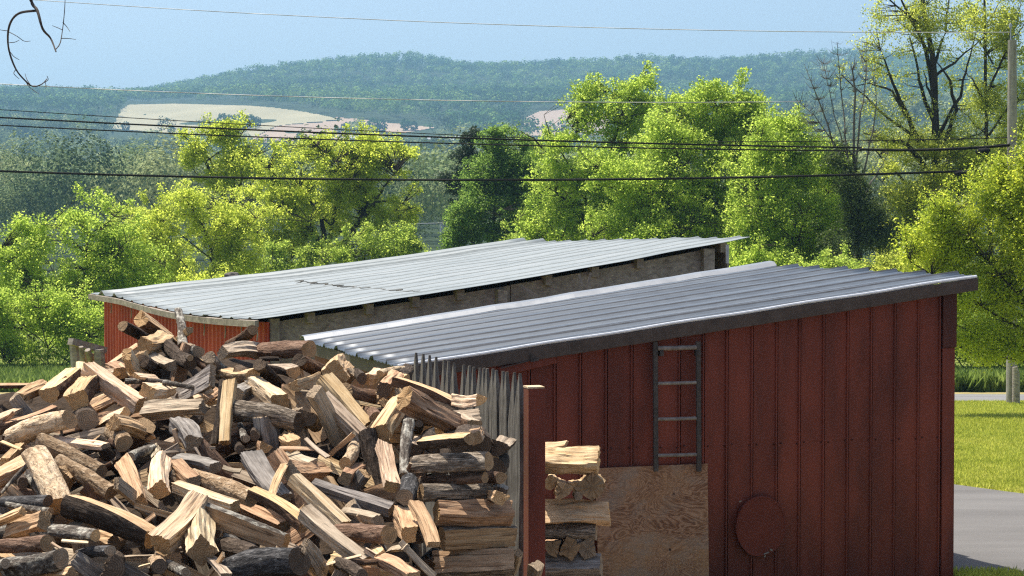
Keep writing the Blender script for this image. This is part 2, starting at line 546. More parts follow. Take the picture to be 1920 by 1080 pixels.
# tile, near end x y, far end x y, half thickness (all in enlarged pixels), outline, roll of the split face in degrees,
# split, bark and end tones, layer (+ lies deeper), label
LOGS = [
 ('A',150,690,345,600,52,'S',40,'b','d','e',0,'splintered brown chunk lying at the left edge just under the grass strip'),
 ('A',370,585,-40,590,26,'H',70,'b','n','e',.1,'long brown log along the top left rim of the heap'),
 ('A',-30,860,160,770,34,'F',60,'y','d','g',-.02,'grey flat board, sunlight put into its colour, poking in at the left edge of the heap'),  # grey board; the sun on it is put into the pale tone
 ('A',-30,925,430,770,55,'H',75,'b','n','e',.03,'long brown barked log running up right behind the round peeled log'),
 ('A',380,655,575,490,82,'H',60,'f','n','f',-.05,'half round with tan face and pitted brown bark on the left shoulder'),
 ('A',590,600,628,420,38,'F',10,'y','l','f',.05,'narrow pale split standing on end left of the big sunlit split'),
 ('A',610,705,750,560,88,'B',65,'f','n','f',-.12,'short wedge with smooth yellow top and rounded tan cut end'),
 ('A',1095,750,680,465,76,'S',60,'y','n','f',-.15,'big bright split sloping down right across the left shoulder'),
 ('A',900,500,760,500,42,'W',60,'y','n','f',.1,'small pale chip block behind the big bright split'),
 ('A',545,860,95,1010,86,'R',0,'f','w','e',-.1,'peeled round tan log with a shaded cut end facing right'),
 ('A',680,860,640,815,92,'R',0,'g','d','g',-.02,'shaded grey cut end right behind the peeled round log'),
 ('A',970,800,790,890,46,'H',60,'y','t','f',-.02,'small split with a bright round end under the big bright split'),
 ('A',880,890,1150,985,64,'S',55,'f','n','f',-.03,'yellow wedge with its fresh end to the left in the left hollow'),
 ('A',965,1045,860,950,68,'R',0,'f','t','e',-.08,'short flaky round with a brown end below the yellow wedge'),
 ('A',820,1065,400,1010,50,'F',62,'y','d','g',-.06,'white topped slab with a dark underside left of the flaky round'),
 ('A',985,350,1110,540,52,'S',55,'y','n','f',-.12,'blinding bright bent split under the upper left blocks'),
 ('A',1060,520,1215,535,34,'F',60,'y','n','f',-.13,'bright flat foot piece at the lower end of the bent split'),
 ('A',960,490,860,440,62,'S',10,'b','n','e',.05,'brown shaded block left of the bright bent split'),
 ('A',1095,78,1330,255,66,'B',80,'f','n','f',-.1,'highest log of the heap, thick split with a round tan end'),
 ('A',955,128,1135,225,42,'R',0,'f','d','e',-.05,'dark round log poking out left over the red boards'),
 ('A',1130,285,1275,240,78,'S',50,'f','n','f',-.1,'square tan block right under the highest log'),
 ('A',845,435,1080,275,28,'F',60,'f','n','f',.1,'thin tan strip along the upper left edge of the heap'),
 ('A',1110,400,1210,500,60,'R',0,'g','d','x',-.03,'dark barked chunk right of the bright bent split'),
 ('A',1335,440,1170,360,56,'S',50,'g','d','g',.02,'grey split lying behind the dark chunk near the top'),
 ('A',975,560,1330,575,22,'R',0,'g','l','g',-.1,'thin grey branch lying level under the bent split'),
 ('A',1150,640,1325,620,60,'S',60,'y','n','f',-.06,'bright white block beside the head of the big split'),
 ('B',255,765,-190,800,64,'S',42,'g','n','g',-.08,'long grey tan beam lying level left of the upright split'),
 ('B',180,612,-60,572,20,'R',0,'g','l','g',-.12,'thin weathered stick lying across the grey plank'),
 ('B',95,285,60,10,36,'R',0,'g','l','g',-.05,'gnarled lichen grey stub standing up under the sagging eave'),
 ('B',150,160,60,250,30,'S',30,'f','l','e',.02,'tan splinter leaning on the gnarled stub'),
 ('B',215,330,110,290,48,'R',0,'g','l','g',-.1,'small grey round at the foot of the gnarled stub'),
 ('B',152,378,60,350,32,'R',0,'g','d','e',-.12,'thin round pole end below the gnarled stub'),
 ('B',150,430,-20,290,56,'R',0,'g','d','x',.0,'dark bark covered log left of the gnarled stub'),
 ('B',640,160,460,275,44,'R',0,'f','n','e',-.08,'brown barked round pointing up right against the red boards'),
 ('B',405,340,690,335,58,'S',40,'g','n','g',-.04,'grey split with a blunt left end along the top of the heap'),
 ('B',1080,310,690,318,72,'R',0,'f','r','e',-.1,'smooth reddish round lying level in front of the blue roof'),
 ('B',690,392,845,386,20,'R',0,'g','d','g',-.05,'thin dark stick under the reddish round'),
 ('B',300,375,410,500,54,'R',0,'g','l','g',-.06,'lichen whitened round slanting down right behind the grey plank'),
 ('B',635,492,420,480,66,'H',70,'f','t','f',-.12,'half round with shaggy bark and a yellow end to the right'),
 ('B',330,520,20,685,86,'F',38,'u','d','g',-.06,'wide flat grey plank slanting down left near the top'),
 ('B',690,430,860,610,54,'R',0,'g','d','x',-.06,'dark furrowed log slanting down right below the reddish round'),
 ('B',955,478,780,450,58,'H',72,'g','d','e',-.1,'dark half round with a flat top and pinkish end'),
 ('B',1000,395,1195,505,62,'R',0,'g','n','x',.02,'brown round sloping right under the blue roof'),
 ('B',1275,505,1330,430,92,'S',50,'f','n','f',-.1,'chunky tan block with a round end at the edge of the blue roof'),
 ('B',960,600,1150,535,62,'W',50,'f','n','f',-.06,'tan wedge below the brown round with its end to the left'),
 ('B',850,725,640,570,72,'S',55,'y','n','f',-.08,'cream slab lit along its whole top beside the upright split'),
 ('B',515,670,655,605,58,'S',50,'u','d','g',-.04,'grey block right behind the top of the upright split'),
 ('B',430,1040,475,565,54,'S',25,'f','n','f',-.16,'upright tan split, tallest standing piece in the middle of the heap'),
 ('B',335,1060,412,560,38,'R',0,'f','d','e',-.13,'dark barked strip standing along the upright tan split'),
 ('B',1000,885,500,795,84,'R',0,'g','k','x',-.12,'thick log with deep pale bark ridges right of the upright split'),
 ('B',575,1010,540,900,32,'R',0,'g','l','g',-.02,'thin lichen round hanging under the ridged log'),
 ('B',650,985,690,900,52,'R',0,'g','d','x',-.02,'dark stub under the ridged log'),
 ('B',1060,835,1125,900,82,'H',20,'g','t','x',-.05,'dark oval cut end ringed by pale bark right of the ridged log'),
 ('B',1110,640,1330,1065,66,'S',35,'g','n','g',-.12,'long grey tan split sloping down right with a square top end'),
 ('C',195,920,-140,545,60,'S',50,'f','n','e',-.1,'long tan split running parallel above the grey tan one'),
 ('C',205,1035,-150,690,62,'S',45,'g','n','e',-.08,'grey tan split squeezed between its two parallel neighbours'),
 ('E',965,70,900,20,70,'S',15,'b','n','f',0,'square tan end with a nail hole in the shaded middle'),
 ('B',175,1045,50,900,80,'S',45,'u','d','g',-.1,'blue grey block left of the foot of the upright split'),
 ('B',185,870,215,830,48,'R',0,'g','d','x',.05,'dark round end in the hollow under the long beam'),
 ('B',330,635,180,690,26,'F',60,'y','n','f',-.05,'bright splinter lying under the wide grey plank'),
 ('B',260,700,370,650,46,'S',35,'b','n','e',-.04,'brown block at the right end of the long beam'),
 ('B',915,720,880,600,26,'R',0,'g','n','g',-.05,'short grey stick standing beside the cream slab'),
 ('E',1225,155,1050,10,22,'F',45,'g','n','g',-.08,'thin pale stick slanting under the two parallel splits'),
 ('C',160,540,100,495,46,'R',0,'g','d','x',-.03,'small dark round beside the tan block at the roof edge'),
 ('C',190,545,285,490,62,'S',55,'y','n','f',.02,'pale block on the crest in front of the blue roof'),
 ('C',335,625,415,545,80,'S',25,'b','n','x',-.1,'dark brown square end on the crest left of the pickets'),
 ('C',30,640,250,700,72,'R',0,'f','n','e',-.02,'brown shaggy round under the pale crest block'),
 ('C',300,505,480,470,32,'R',0,'f','w','f',.05,'white birch like round on the crest below the roof corner'),
 ('C',450,520,520,470,56,'R',0,'g','d','x',.06,'dark round end under the roof corner'),
 ('C',490,545,420,500,52,'H',45,'f','n','f',.0,'orange tan half round nestled below the roof corner'),
 ('C',905,755,415,560,54,'B',75,'f','n','f',-.12,'long bright log sloping down right with a round end by the pickets'),
 ('C',490,690,890,905,80,'S',48,'b','n','f',-.2,'broad fibrous split, torn grain showing, left of the pickets'),
 ('C',310,965,490,705,82,'S',55,'f','n','f',-.12,'fresh forked split leaning down left under the fibrous one'),
 ('C',1085,705,890,700,62,'W',50,'y','n','f',-.02,'pale wedge touching the pickets on top of the stacked end'),
 ('C',1035,890,930,800,70,'H',55,'g','n','e',-.05,'grey half round with a plain end just below the pale wedge'),
 ('F',490,300,528,-120,46,'R',0,'g','l','g',-.2,'mottled lichen pole standing upright beside the stacked end'),
 ('C',605,890,590,960,36,'R',0,'g','d','x',-.05,'dark bark scrap right of the upright lichen pole'),
 ('C',1000,1010,640,1045,52,'B',65,'f','d','e',-.02,'thin topmost stacked log with a bright upper face'),
 ('C',1050,1000,1070,960,52,'S',20,'b','n','e',.0,'brown square end at the top right of the stacked end'),
 ('F',1185,165,1095,0,46,'F',40,'y','n','f',.05,'light flat wedge leaning down along the pickets'),
 ('C',270,845,200,780,54,'R',0,'y','r','e',.0,'rusty red round end left of the fresh forked split'),
 ('C',330,720,385,795,48,'S',40,'f','n','f',.02,'small fresh piece behind the fresh forked split'),
 ('D',785,275,320,35,74,'R',0,'g','t','g',-.08,'flaky barked log slanting down right with a cracked dark end'),
 ('D',865,432,460,195,64,'R',0,'b','t','e',-.05,'rotten brown log under the flaky barked one'),
 ('D',440,130,400,80,54,'R',0,'g','d','x',-.06,'dark cut end at the head of the peeled pale log'),
 ('D',475,540,265,130,106,'R',0,'f','w','f',-.16,'thick peeled pale log standing steeply with a round yellow foot'),
 ('D',35,190,155,75,46,'S',45,'b','n','f',-.04,'orange brown wedge at the left edge under the peeled round log'),
 ('D',-70,345,205,210,72,'S',50,'f','n','f',-.05,'fresh split running off the left edge beside the peeled pale log'),
 ('D',15,445,215,215,20,'R',0,'g','l','g',-.12,'thin grey stick crossing the split at the left edge'),
 ('D',180,360,150,330,52,'R',0,'g','d','x',-.03,'small dark round end left of the peeled pale log'),
 ('D',395,510,240,300,62,'R',0,'g','l','e',.0,'lichen log tucked under the peeled pale log'),
 ('D',375,495,-30,500,46,'R',0,'g','u','x',-.06,'dark grey log lying level at the left edge'),
 ('D',395,575,60,520,28,'R',0,'g','l','g',-.08,'thin lichen branch under the dark level log'),
 ('D',180,580,-30,665,36,'S',55,'f','n','f',-.06,'bright narrow split at the left edge below the dark level log'),
 ('D',345,650,90,735,76,'S',35,'b','n','e',.0,'brown slab below the narrow bright split'),
 ('D',560,500,1190,770,128,'H',78,'f','d','f',-.14,'big half log with yellow flat top and huge dark bark side'),
 ('D',905,355,1195,640,54,'F',45,'g','n','g',-.04,'thin grey slab lying behind the big half log'),
 ('D',1090,490,965,195,84,'W',35,'f','w','e',-.14,'fresh twisted split with a bark scar in the lower left middle'),
 ('D',1240,420,1258,165,72,'S',40,'y','n','f',-.12,'bright cream block standing right of the twisted split'),
 ('D',1010,155,1185,90,42,'R',0,'g','l','g',.0,'short lichen round behind the twisted split'),
 ('D',1225,150,1215,75,46,'S',45,'g','d','g',.02,'grey chunk behind the bright cream block'),
 ('E',-80,830,225,485,96,'S',40,'y','n','f',-.24,'large pale split leaning toward the upper right at the bottom centre'),
 ('D',745,765,270,725,54,'R',0,'f','l','f',-.1,'straight grey round with a tan end at lower left'),
 ('D',690,820,480,805,18,'F',60,'y','n','f',-.16,'fresh splinter under the straight grey round'),
 ('D',525,890,400,820,16,'F',60,'y','n','f',-.2,'slanting fresh splinter above the lichen log at the bottom'),
 ('D',370,825,-20,850,66,'R',0,'b','r','e',-.06,'reddish brown barked log at the lower left edge'),
 ('D',475,940,70,1015,88,'R',0,'g','l','g',-.14,'stout lichen speckled log at the bottom left with a grey end'),
 ('D',860,885,630,910,48,'R',0,'g','u','g',-.04,'dark speckled round in the bottom shade'),
 ('D',860,1015,900,965,112,'H',60,'g','d','x',-.05,'dark half round end at the bottom with a pale upper face'),
 ('D',1240,1005,1200,960,64,'R',0,'g','t','x',-.08,'ringed cut end with pale bark at the bottom under the large pale split'),
 ('D',560,1065,300,1080,44,'S',50,'f','n','e',-.06,'tan split cut by the bottom edge beside the lichen speckled log'),
 ('D',40,985,-30,1010,46,'R',0,'g','l','g',-.1,'lichen stub in the bottom left corner'),
 ('D',470,660,440,640,58,'R',0,'g','d','x',.03,'dark end in the gap left of the big half log'),
 ('E',350,235,50,175,54,'S',58,'u','d','g',-.05,'grey slab with a white top edge under the blue grey block'),
 ('E',405,235,545,265,28,'F',50,'g','d','g',-.04,'small grey piece with a white edge in the middle of the shade'),
 ('E',180,365,30,215,66,'S',40,'b','n','g',-.06,'grey brown wedge above the yellow plank'),
 ('E',500,545,40,380,52,'S',60,'y','n','f',-.16,'yellow plank with a bright upper face at the lower centre'),
 ('E',635,480,160,300,68,'R',0,'g','t','g',-.08,'stringy grey brown round behind the yellow plank'),
 ('E',250,890,235,640,116,'S',45,'y','n','e',-.16,'broad cream split with a cracked dark foot at the bottom centre'),
 ('E',890,830,260,585,86,'H',-20,'b','l','f',-.12,'long half log, lichen bark above and an orange split side below'),
 ('E',870,470,625,135,88,'F',35,'u','d','g',-.05,'large blue grey slab in the shade under the ridged log'),
 ('E',785,470,890,230,40,'S',20,'b','d','g',-.12,'splintered dark piece standing on the blue grey slab'),
 ('E',1040,690,630,420,56,'B',55,'f','n','e',-.1,'weathered split with orange brown face below the blue grey slab'),
 ('E',1350,695,955,325,66,'S',62,'y','n','f',-.16,'long fresh beam with a gleaming top right of the blue grey slab'),
 ('F',390,560,-220,365,52,'S',48,'u','d','g',-.04,'long blue grey beam behind the gleaming beam'),
 ('F',195,965,-285,570,62,'S',48,'g','n','e',-.14,'long grey brown split below the gleaming beam, end at lower right'),
 ('E',1040,845,1180,1075,72,'F',35,'g','n','g',-.12,'short flat grey slab at the bottom middle'),
 ('E',1000,965,480,1060,128,'R',0,'g','u','x',-.12,'very thick black barked log at the bottom middle'),
 ('E',650,910,380,850,72,'R',0,'g','d','x',.0,'dark round in the hollow under the orange sided half log'),
 ('E',430,1075,290,930,48,'F',50,'g','n','g',-.06,'grey slab at the bottom under the broad cream split'),
 ('E',120,1055,-10,990,46,'R',0,'g','l','g',-.1,'grey round at the bottom left of the broad cream split'),
 ('E',930,270,1195,265,58,'S',40,'b','n','g',.0,'short grey tan half piece left of the blue grey beam'),
 ('E',1100,200,920,115,52,'F',40,'g','n','g',.03,'grey flake above the short grey tan piece'),
 ('E',735,80,700,30,72,'W',30,'b','n','e',.03,'dim triangular end under the ridged log'),
 ('E',590,12,560,-20,32,'R',0,'g','d','g',.02,'tiny round end under the ridged log'),
 ('E',540,95,510,60,42,'R',0,'g','d','x',.05,'dark round end above the blue grey slab'),
 ('F',30,205,95,85,62,'R',0,'y','w','f',-.12,'broken fresh stub with a torn yellow end in the middle right'),
 ('F',30,320,140,245,58,'S',35,'b','n','e',-.02,'brown block under the broken fresh stub'),
 ('F',390,385,320,65,66,'S',30,'y','n','f',-.12,'pale split standing beside the upright lichen pole'),
 ('F',490,470,530,330,76,'R',0,'g','u','g',-.16,'blue grey lump below the upright lichen pole with a white edge'),
 ('F',1150,190,575,210,76,'R',0,'f','k','e',-.04,'stacked log with pale wavy ridged bark, second from the top'),
 ('F',1120,315,590,345,46,'R',0,'b','n','e',-.02,'slim brown stacked log under the pale ridged one'),
 ('F',1245,315,1130,310,56,'R',0,'f','r','e',.02,'short reddish stub at the right end of the slim brown log'),
 ('F',620,432,1165,428,66,'R',0,'f','k','e',-.06,'stacked log with a rusty left end and grey ridged bark'),
 ('F',1240,475,1170,460,60,'S',25,'f','n','f',.03,'tan block end right of the rusty ended log'),
 ('F',740,590,1315,608,92,'S',40,'b','n','f',-.08,'stacked tan split with a brown knot in its face'),
 ('F',790,795,1345,765,92,'H',-15,'b','k','f',-.08,'stacked half log, dark bark above and brown split face below'),
 ('F',720,1010,1340,985,98,'B',35,'b','k','f',-.1,'lowest visible stacked split, broad and tan'),
 ('F',720,835,575,515,58,'F',35,'b','n','e',-.1,'brown slab leaning against the left side of the stacked end'),
 ('F',525,760,470,610,84,'S',25,'b','d','f',-.02,'brown block with a tan end below the blue grey lump'),
 ('F',285,645,20,585,42,'S',50,'g','n','g',-.06,'small grey slab under the blue grey beam'),
 ('F',370,765,-20,730,78,'R',0,'f','r','e',-.06,'rough reddish log under the small grey slab'),
 ('F',310,925,240,880,58,'S',40,'f','n','f',-.04,'small fresh block at the end of the long grey brown split'),
 ('F',570,1095,310,955,62,'S',50,'b','n','e',-.08,'brown split cut by the bottom edge left of the stack'),
 ('F',160,1075,-20,980,54,'R',0,'g','d','x',-.06,'dark log at the bottom under the long grey brown split'),
 ('F',505,860,375,880,38,'F',40,'g','d','g',-.02,'small grey slab in the dark gap left of the stack'),
 ('F',1375,900,1330,1060,40,'S',30,'g','n','g',.2,'grey slab end in the dark gap behind the bottom of the stack'),
]

logs = []
FW = 'split firewood thrown on the heap'
ST = 'firewood stacked crosswise at the end of the heap'
STACK = {'pale wavy', 'slim brown stacked', 'rusty left end', 'brown knot', 'dark bark above and brown', 'lowest visible', 'thin topmost'}
for i, (tl, x1, y1, x2, y2, r, kind, roll, sp, bk, en, lay, label) in enumerate(LOGS):
    ox, oy = TILE[tl]
    a = (ox + x1 / ZS, oy + y1 / ZS)
    b = (ox + x2 / ZS, oy + y2 / ZS)
    stacked = any(k in label for k in STACK)
    dm = (10.35 if stacked or 'stack' in label and a[0] > 815 else pile_d((a[1] + b[1]) / 2)) + lay * 1.25
    lr = random.Random(i * 3 + 1)
    if (bk == 'l' and r < 25) or kind == 'F' and r < 30 or r < 21:
        Lr = 0.0
    else:
        Lr = lr.uniform(.40, .47)
    p = math.hypot(a[0] - b[0], a[1] - b[1]) * dm / F
    half = math.sqrt(max(0.0, Lr * Lr - p * p)) / 2
    half = min(half, 0.17)
    da, db = dm - half, dm + half
    if not stacked and half < .03:
        # lies on the slope of the heap
        sl = (pile_d(a[1]) - pile_d(b[1])) * 0.35
        da, db = dm + sl / 2, dm - sl / 2
    if p < .12:
        da, db = dm - .06, dm - .06 + 2 * half
    rad = r / ZS * dm / F * (.86 if p < .12 else .96)
    o = make_log('firewood_log', P(*a, da), P(*b, db), rad, kind, R(roll), (SPLIT[sp], BARK[bk], END[en]), 100 + i, calm=stacked)
    tag(o, label, 'firewood', ST if stacked else FW)
    logs.append(o)

# wood buried in the shade beneath: one hidden kind, all alike
SIL = ([-160, 0, 80, 150, 200, 250, 330, 450, 580, 640, 740, 800, 870, 910], [730, 715, 705, 690, 660, 625, 635, 650, 660, 690, 715, 730, 770, 800])
fill = random.Random(11)
cnt = 0
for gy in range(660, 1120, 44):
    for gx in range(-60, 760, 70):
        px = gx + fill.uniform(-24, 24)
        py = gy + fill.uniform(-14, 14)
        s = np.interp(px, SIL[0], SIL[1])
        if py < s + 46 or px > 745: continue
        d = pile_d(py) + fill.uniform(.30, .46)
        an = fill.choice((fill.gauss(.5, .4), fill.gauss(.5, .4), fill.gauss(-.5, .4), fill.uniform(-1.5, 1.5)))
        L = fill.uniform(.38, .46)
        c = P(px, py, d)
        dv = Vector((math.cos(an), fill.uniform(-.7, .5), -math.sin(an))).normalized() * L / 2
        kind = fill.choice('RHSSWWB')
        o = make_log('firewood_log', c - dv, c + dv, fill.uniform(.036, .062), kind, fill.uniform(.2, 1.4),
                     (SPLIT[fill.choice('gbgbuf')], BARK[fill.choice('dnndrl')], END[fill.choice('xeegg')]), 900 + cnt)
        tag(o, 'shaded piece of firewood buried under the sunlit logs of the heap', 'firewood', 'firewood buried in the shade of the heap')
        cnt += 1
print('logs', len(logs), 'buried', cnt)

# butt ends of the crosswise layers behind the face of the stack
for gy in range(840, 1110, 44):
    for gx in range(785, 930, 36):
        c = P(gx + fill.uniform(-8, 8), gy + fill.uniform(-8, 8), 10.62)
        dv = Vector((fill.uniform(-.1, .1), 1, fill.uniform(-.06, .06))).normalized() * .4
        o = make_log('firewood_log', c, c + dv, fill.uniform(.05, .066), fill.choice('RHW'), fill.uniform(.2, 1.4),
                     (SPLIT['g'], BARK['d'], END['x']), 1700 + cnt)  # added to darken the gap: its shade is put into these tones
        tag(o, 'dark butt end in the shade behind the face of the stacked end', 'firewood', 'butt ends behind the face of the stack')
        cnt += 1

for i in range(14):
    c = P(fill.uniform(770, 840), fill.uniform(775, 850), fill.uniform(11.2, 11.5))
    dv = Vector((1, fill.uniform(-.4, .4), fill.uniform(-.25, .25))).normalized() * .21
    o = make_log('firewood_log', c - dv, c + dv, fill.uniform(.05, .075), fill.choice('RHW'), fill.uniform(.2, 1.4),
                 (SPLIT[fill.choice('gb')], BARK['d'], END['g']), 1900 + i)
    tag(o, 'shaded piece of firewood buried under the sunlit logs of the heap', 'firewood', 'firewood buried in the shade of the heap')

# loose slivers caught between the logs
for i in range(46):
    px = fill.uniform(-20, 800)
    s = np.interp(px, SIL[0], SIL[1])
    py = fill.uniform(s + 30, 1075)
    d = pile_d(py) + fill.uniform(-.06, .14)
    an = fill.uniform(-1.4, 1.4)
    L = fill.uniform(.10, .30)
    c = P(px, py, d)
    dv = Vector((math.cos(an), fill.uniform(-.8, .3), -math.sin(an))).normalized() * L / 2
    o = make_log('wood_sliver', c - dv, c + dv, fill.uniform(.007, .02), fill.choice('FFRW'), fill.uniform(.3, 1.4),
                 (SPLIT[fill.choice('fybg')], BARK[fill.choice('dnrl')], END['g']), 1500 + i)
    tag(o, 'thin loose sliver of bark or wood caught between the logs', 'wood sliver', 'slivers caught between the logs')

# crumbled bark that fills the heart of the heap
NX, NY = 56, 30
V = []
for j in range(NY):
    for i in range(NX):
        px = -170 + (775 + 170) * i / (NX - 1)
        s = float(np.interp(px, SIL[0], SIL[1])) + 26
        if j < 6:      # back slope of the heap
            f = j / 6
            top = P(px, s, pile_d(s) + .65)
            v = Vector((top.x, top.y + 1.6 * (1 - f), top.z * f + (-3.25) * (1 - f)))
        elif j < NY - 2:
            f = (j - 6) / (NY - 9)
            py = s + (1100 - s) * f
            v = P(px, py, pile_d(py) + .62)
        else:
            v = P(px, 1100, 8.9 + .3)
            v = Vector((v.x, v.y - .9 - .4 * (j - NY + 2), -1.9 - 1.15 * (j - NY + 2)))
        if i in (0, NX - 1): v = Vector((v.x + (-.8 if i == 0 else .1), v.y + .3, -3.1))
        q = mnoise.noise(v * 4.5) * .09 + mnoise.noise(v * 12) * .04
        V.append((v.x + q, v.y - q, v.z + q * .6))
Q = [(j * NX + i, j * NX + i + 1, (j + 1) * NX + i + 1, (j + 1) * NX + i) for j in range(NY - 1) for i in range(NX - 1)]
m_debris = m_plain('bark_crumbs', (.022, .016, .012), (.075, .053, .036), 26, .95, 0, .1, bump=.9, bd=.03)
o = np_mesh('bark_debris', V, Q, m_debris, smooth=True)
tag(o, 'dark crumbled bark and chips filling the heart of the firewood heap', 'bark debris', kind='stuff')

# the crosswise stack in the open bay behind the red post
BAY = [
 # x1,y1,x2,y2, half px, depth, kind, roll, split, bark, end, label
 (1122,866,1004,864,23,15.0,'S',40,'f','n','f','thick pale split on top of the stack behind the red post'),
 (1062,832,1010,838,10,15.1,'F',60,'f','r','e','thin reddish bark piece lying topmost behind the red post'),
 (1034,906,1036,900,14,14.95,'S',30,'f','n','f','small square end, first in the upper row behind the red post'),
 (1056,920,1052,912,20,14.9,'W',30,'b','n','e','brown wedge end, second in the upper row behind the red post'),
 (1081,914,1078,908,17,14.95,'W',60,'f','n','f','tan wedge end, third in the upper row behind the red post'),
 (1110,914,1108,905,22,14.95,'S',50,'b','n','e','brown wide end closing the upper row by the plywood'),
 (1084,930,1080,926,8,14.93,'R',0,'g','l','g','tiny grey round end wedged low in the upper row'),
 (1142,963,1004,964,23,15.0,'S',25,'f','n','f','long pale split between the two rows of ends'),
 (1118,998,1004,998,15,15.0,'R',0,'g','k','g','dark barked log under the long pale split by the plywood'),
 (1036,1028,1038,1022,20,14.95,'W',50,'b','n','e','brown end, first in the lower row behind the red post'),
 (1068,1028,1066,1022,21,14.95,'S',60,'b','n','e','five sided brown end in the lower row behind the red post'),
 (1102,1030,1100,1024,20,14.95,'S',20,'u','d','g','grey square end closing the lower row by the plywood'),
 (1128,1062,1004,1064,20,15.0,'S',30,'u','d','g','grey split lying lowest behind the red post'),
]
for i, (x1, y1, x2, y2, r, d, kind, roll, sp, bk, en, label) in enumerate(BAY):
    endon = abs(x1 - x2) < 12
    q = P(x1, y1, d - .1)
    w = P(x2, y2, d + (.32 if endon else -.02))
    o = make_log('firewood_log', q, w, r * d / F, kind, R(roll), (SPLIT[sp], BARK[bk], END[en]), 3000 + i, calm=True)
    tag(o, label, 'firewood', 'firewood stacked in the open bay')
# lower courses of both stacks, down to the ground
for (xc, yc, n_, z0, zg) in ((P(890, 900, 10.35).x, 10.35, 7, P(890, 1096, 10.35).z, -3.04), (P(1064, 900, 15.0).x, 15.0, 4, P(1064, 1084, 15.0).z, -3.25)):
    for q in range(n_):
        z = z0 + (zg - z0) * (q + .5) / n_
        hh = abs(zg - z0) / n_ * .52
        if q % 2 == 0:
            for e in (-.13, 0, .13):
                o = make_log('firewood_log', Vector((xc + e, yc - .05, z)), Vector((xc + e, yc + .36, z)), hh, 'S', R(40), (SPLIT['b'], BARK['d'], END['g']), 3300 + q * 5 + int(e * 50) + int(yc))
                tag(o, 'firewood in the lowest courses of the two crosswise stacks', 'firewood', 'lowest courses of the stacks')
        else:
            o = make_log('firewood_log', Vector((xc - .21, yc, z)), Vector((xc + .21, yc, z)), hh, 'S', R(40), (SPLIT['b'], BARK['d'], END['g']), 3350 + q + int(yc))
            tag(o, 'firewood in the lowest courses of the two crosswise stacks', 'firewood', 'lowest courses of the stacks')
o = make_log('firewood_log', P(1008, 1060, 12.6), P(992, 1115, 12.75), 11 * 12.6 / F, 'S', R(35), (SPLIT['g'], BARK['n'], END['g']), 3100)
tag(o, 'small grey stick leaning at the foot of the red post', 'firewood')

# ---------------------------------------------------------------- shed materials
def m_redmetal(name, c0, c1, c2):
    t = NT(name)
    v = t.coord((1, 1, 1))
    n1 = t.noise(t.coord((3.5, 3.5, 0.9)), 1.0, 5, 0.6)
    n2 = t.noise(v, 40, 4, 0.6)
    n3 = t.noise(t.coord((1.6, 1.6, 0.6)), 1.0, 2, 0.5)
    col = t.ramp(t.math('ADD', t.math('MULTIPLY', n1, .8), t.math('MULTIPLY', n2, .2)), [(.32, c0), (.5, c1), (.72, c2)])
    col = t.mix(t.ramp(n3, [(.56, (0, 0, 0)), (.66, (.45, .45, .45))]), col, tuple(x * 1.25 for x in c2))
    chips = t.noise(v, 24, 2, .5)
    col = t.mix(t.ramp(chips, [(.77, (0, 0, 0)), (.80, (.5, .5, .5))]), col, (.05, .03, .025))
    return t.bsdf(col, .62, 0, .25, n1, .25, .006)


M_RED = m_redmetal('red_painted_siding', (.088, .020, .012), (.145, .032, .018), (.208, .045, .025))
M_REDCAP = m_redmetal('dark_red_cap', (.052, .015, .010), (.076, .021, .013), (.105, .030, .017))
M_REDDARK = m_plain('red_paint_groove', (.03, .007, .006), (.05, .012, .009), 5, .8)
M_RED_LIT = m_redmetal('red_siding_lit', (.26, .035, .018), (.36, .052, .026), (.44, .075, .036))  # same red as the front siding, brightened in colour for the sun on it
M_FASCIA = m_plain('brown_painted_trim', (.058, .043, .035), (.098, .074, .060), 9, .6, 0, .15)
M_DRIP = m_plain('bright_drip_edge', (.42, .44, .46), (.55, .57, .60), 8, .4, .2, .5)


def m_roof(name, c0, c1, c2, metal, rough, stain=.5):
    t = NT(name)
    n1 = t.noise(t.coord((.35, 2.2, 1)), 1.0, 5, .6)
    n2 = t.noise(t.coord((3, 14, 1)), 1.0, 5, .7)
    n3 = t.noise(t.coord((1, 1, 1)), 55, 3, .6)
    col = t.ramp(t.math('ADD', t.math('MULTIPLY', n1, .6), t.math('MULTIPLY', n2, .4)), [(.3, c0), (.5, c1), (.7, c2)])
    col = t.mix(t.ramp(n3, [(.66, (0, 0, 0)), (.74, (stain, stain, stain))]), col, tuple(x * .35 for x in c0))
    rg = t.math('ADD', t.math('MULTIPLY', n2, .25), rough - .12)
    return t.bsdf(col, rg, metal, .5, n2, .12, .004)


M_ROOF1 = m_roof('weathered_galvanised_roof', (.038, .054, .078), (.064, .086, .115), (.102, .126, .156), .1, .5)  # blue of the reflected sky is put into the base colour
M_ROOF2 = m_roof('white_galvanised_roof', (.145, .172, .180), (.200, .228, .236), (.258, .282, .290), .15, .55, .3)
M_CAP = m_plain('ridge_flashing', (.17, .185, .205), (.24, .256, .275), 5, .4, .3, .5)


def m_grey(name, c0, c1, c2, sc_=(2, 26, 26)):
    t = NT(name)
    n = t.noise(t.coord(sc_), 1.0, 6, .65, .5)
    n2 = t.noise(t.coord((5, 5, 5)), 1.0, 4, .6)
    col = t.ramp(t.math('ADD', t.math('MULTIPLY', n, .65), t.math('MULTIPLY', n2, .35)), [(.33, c0), (.5, c1), (.68, c2)])
    return t.bsdf(col, .9, 0, .15, n, .6, .01)


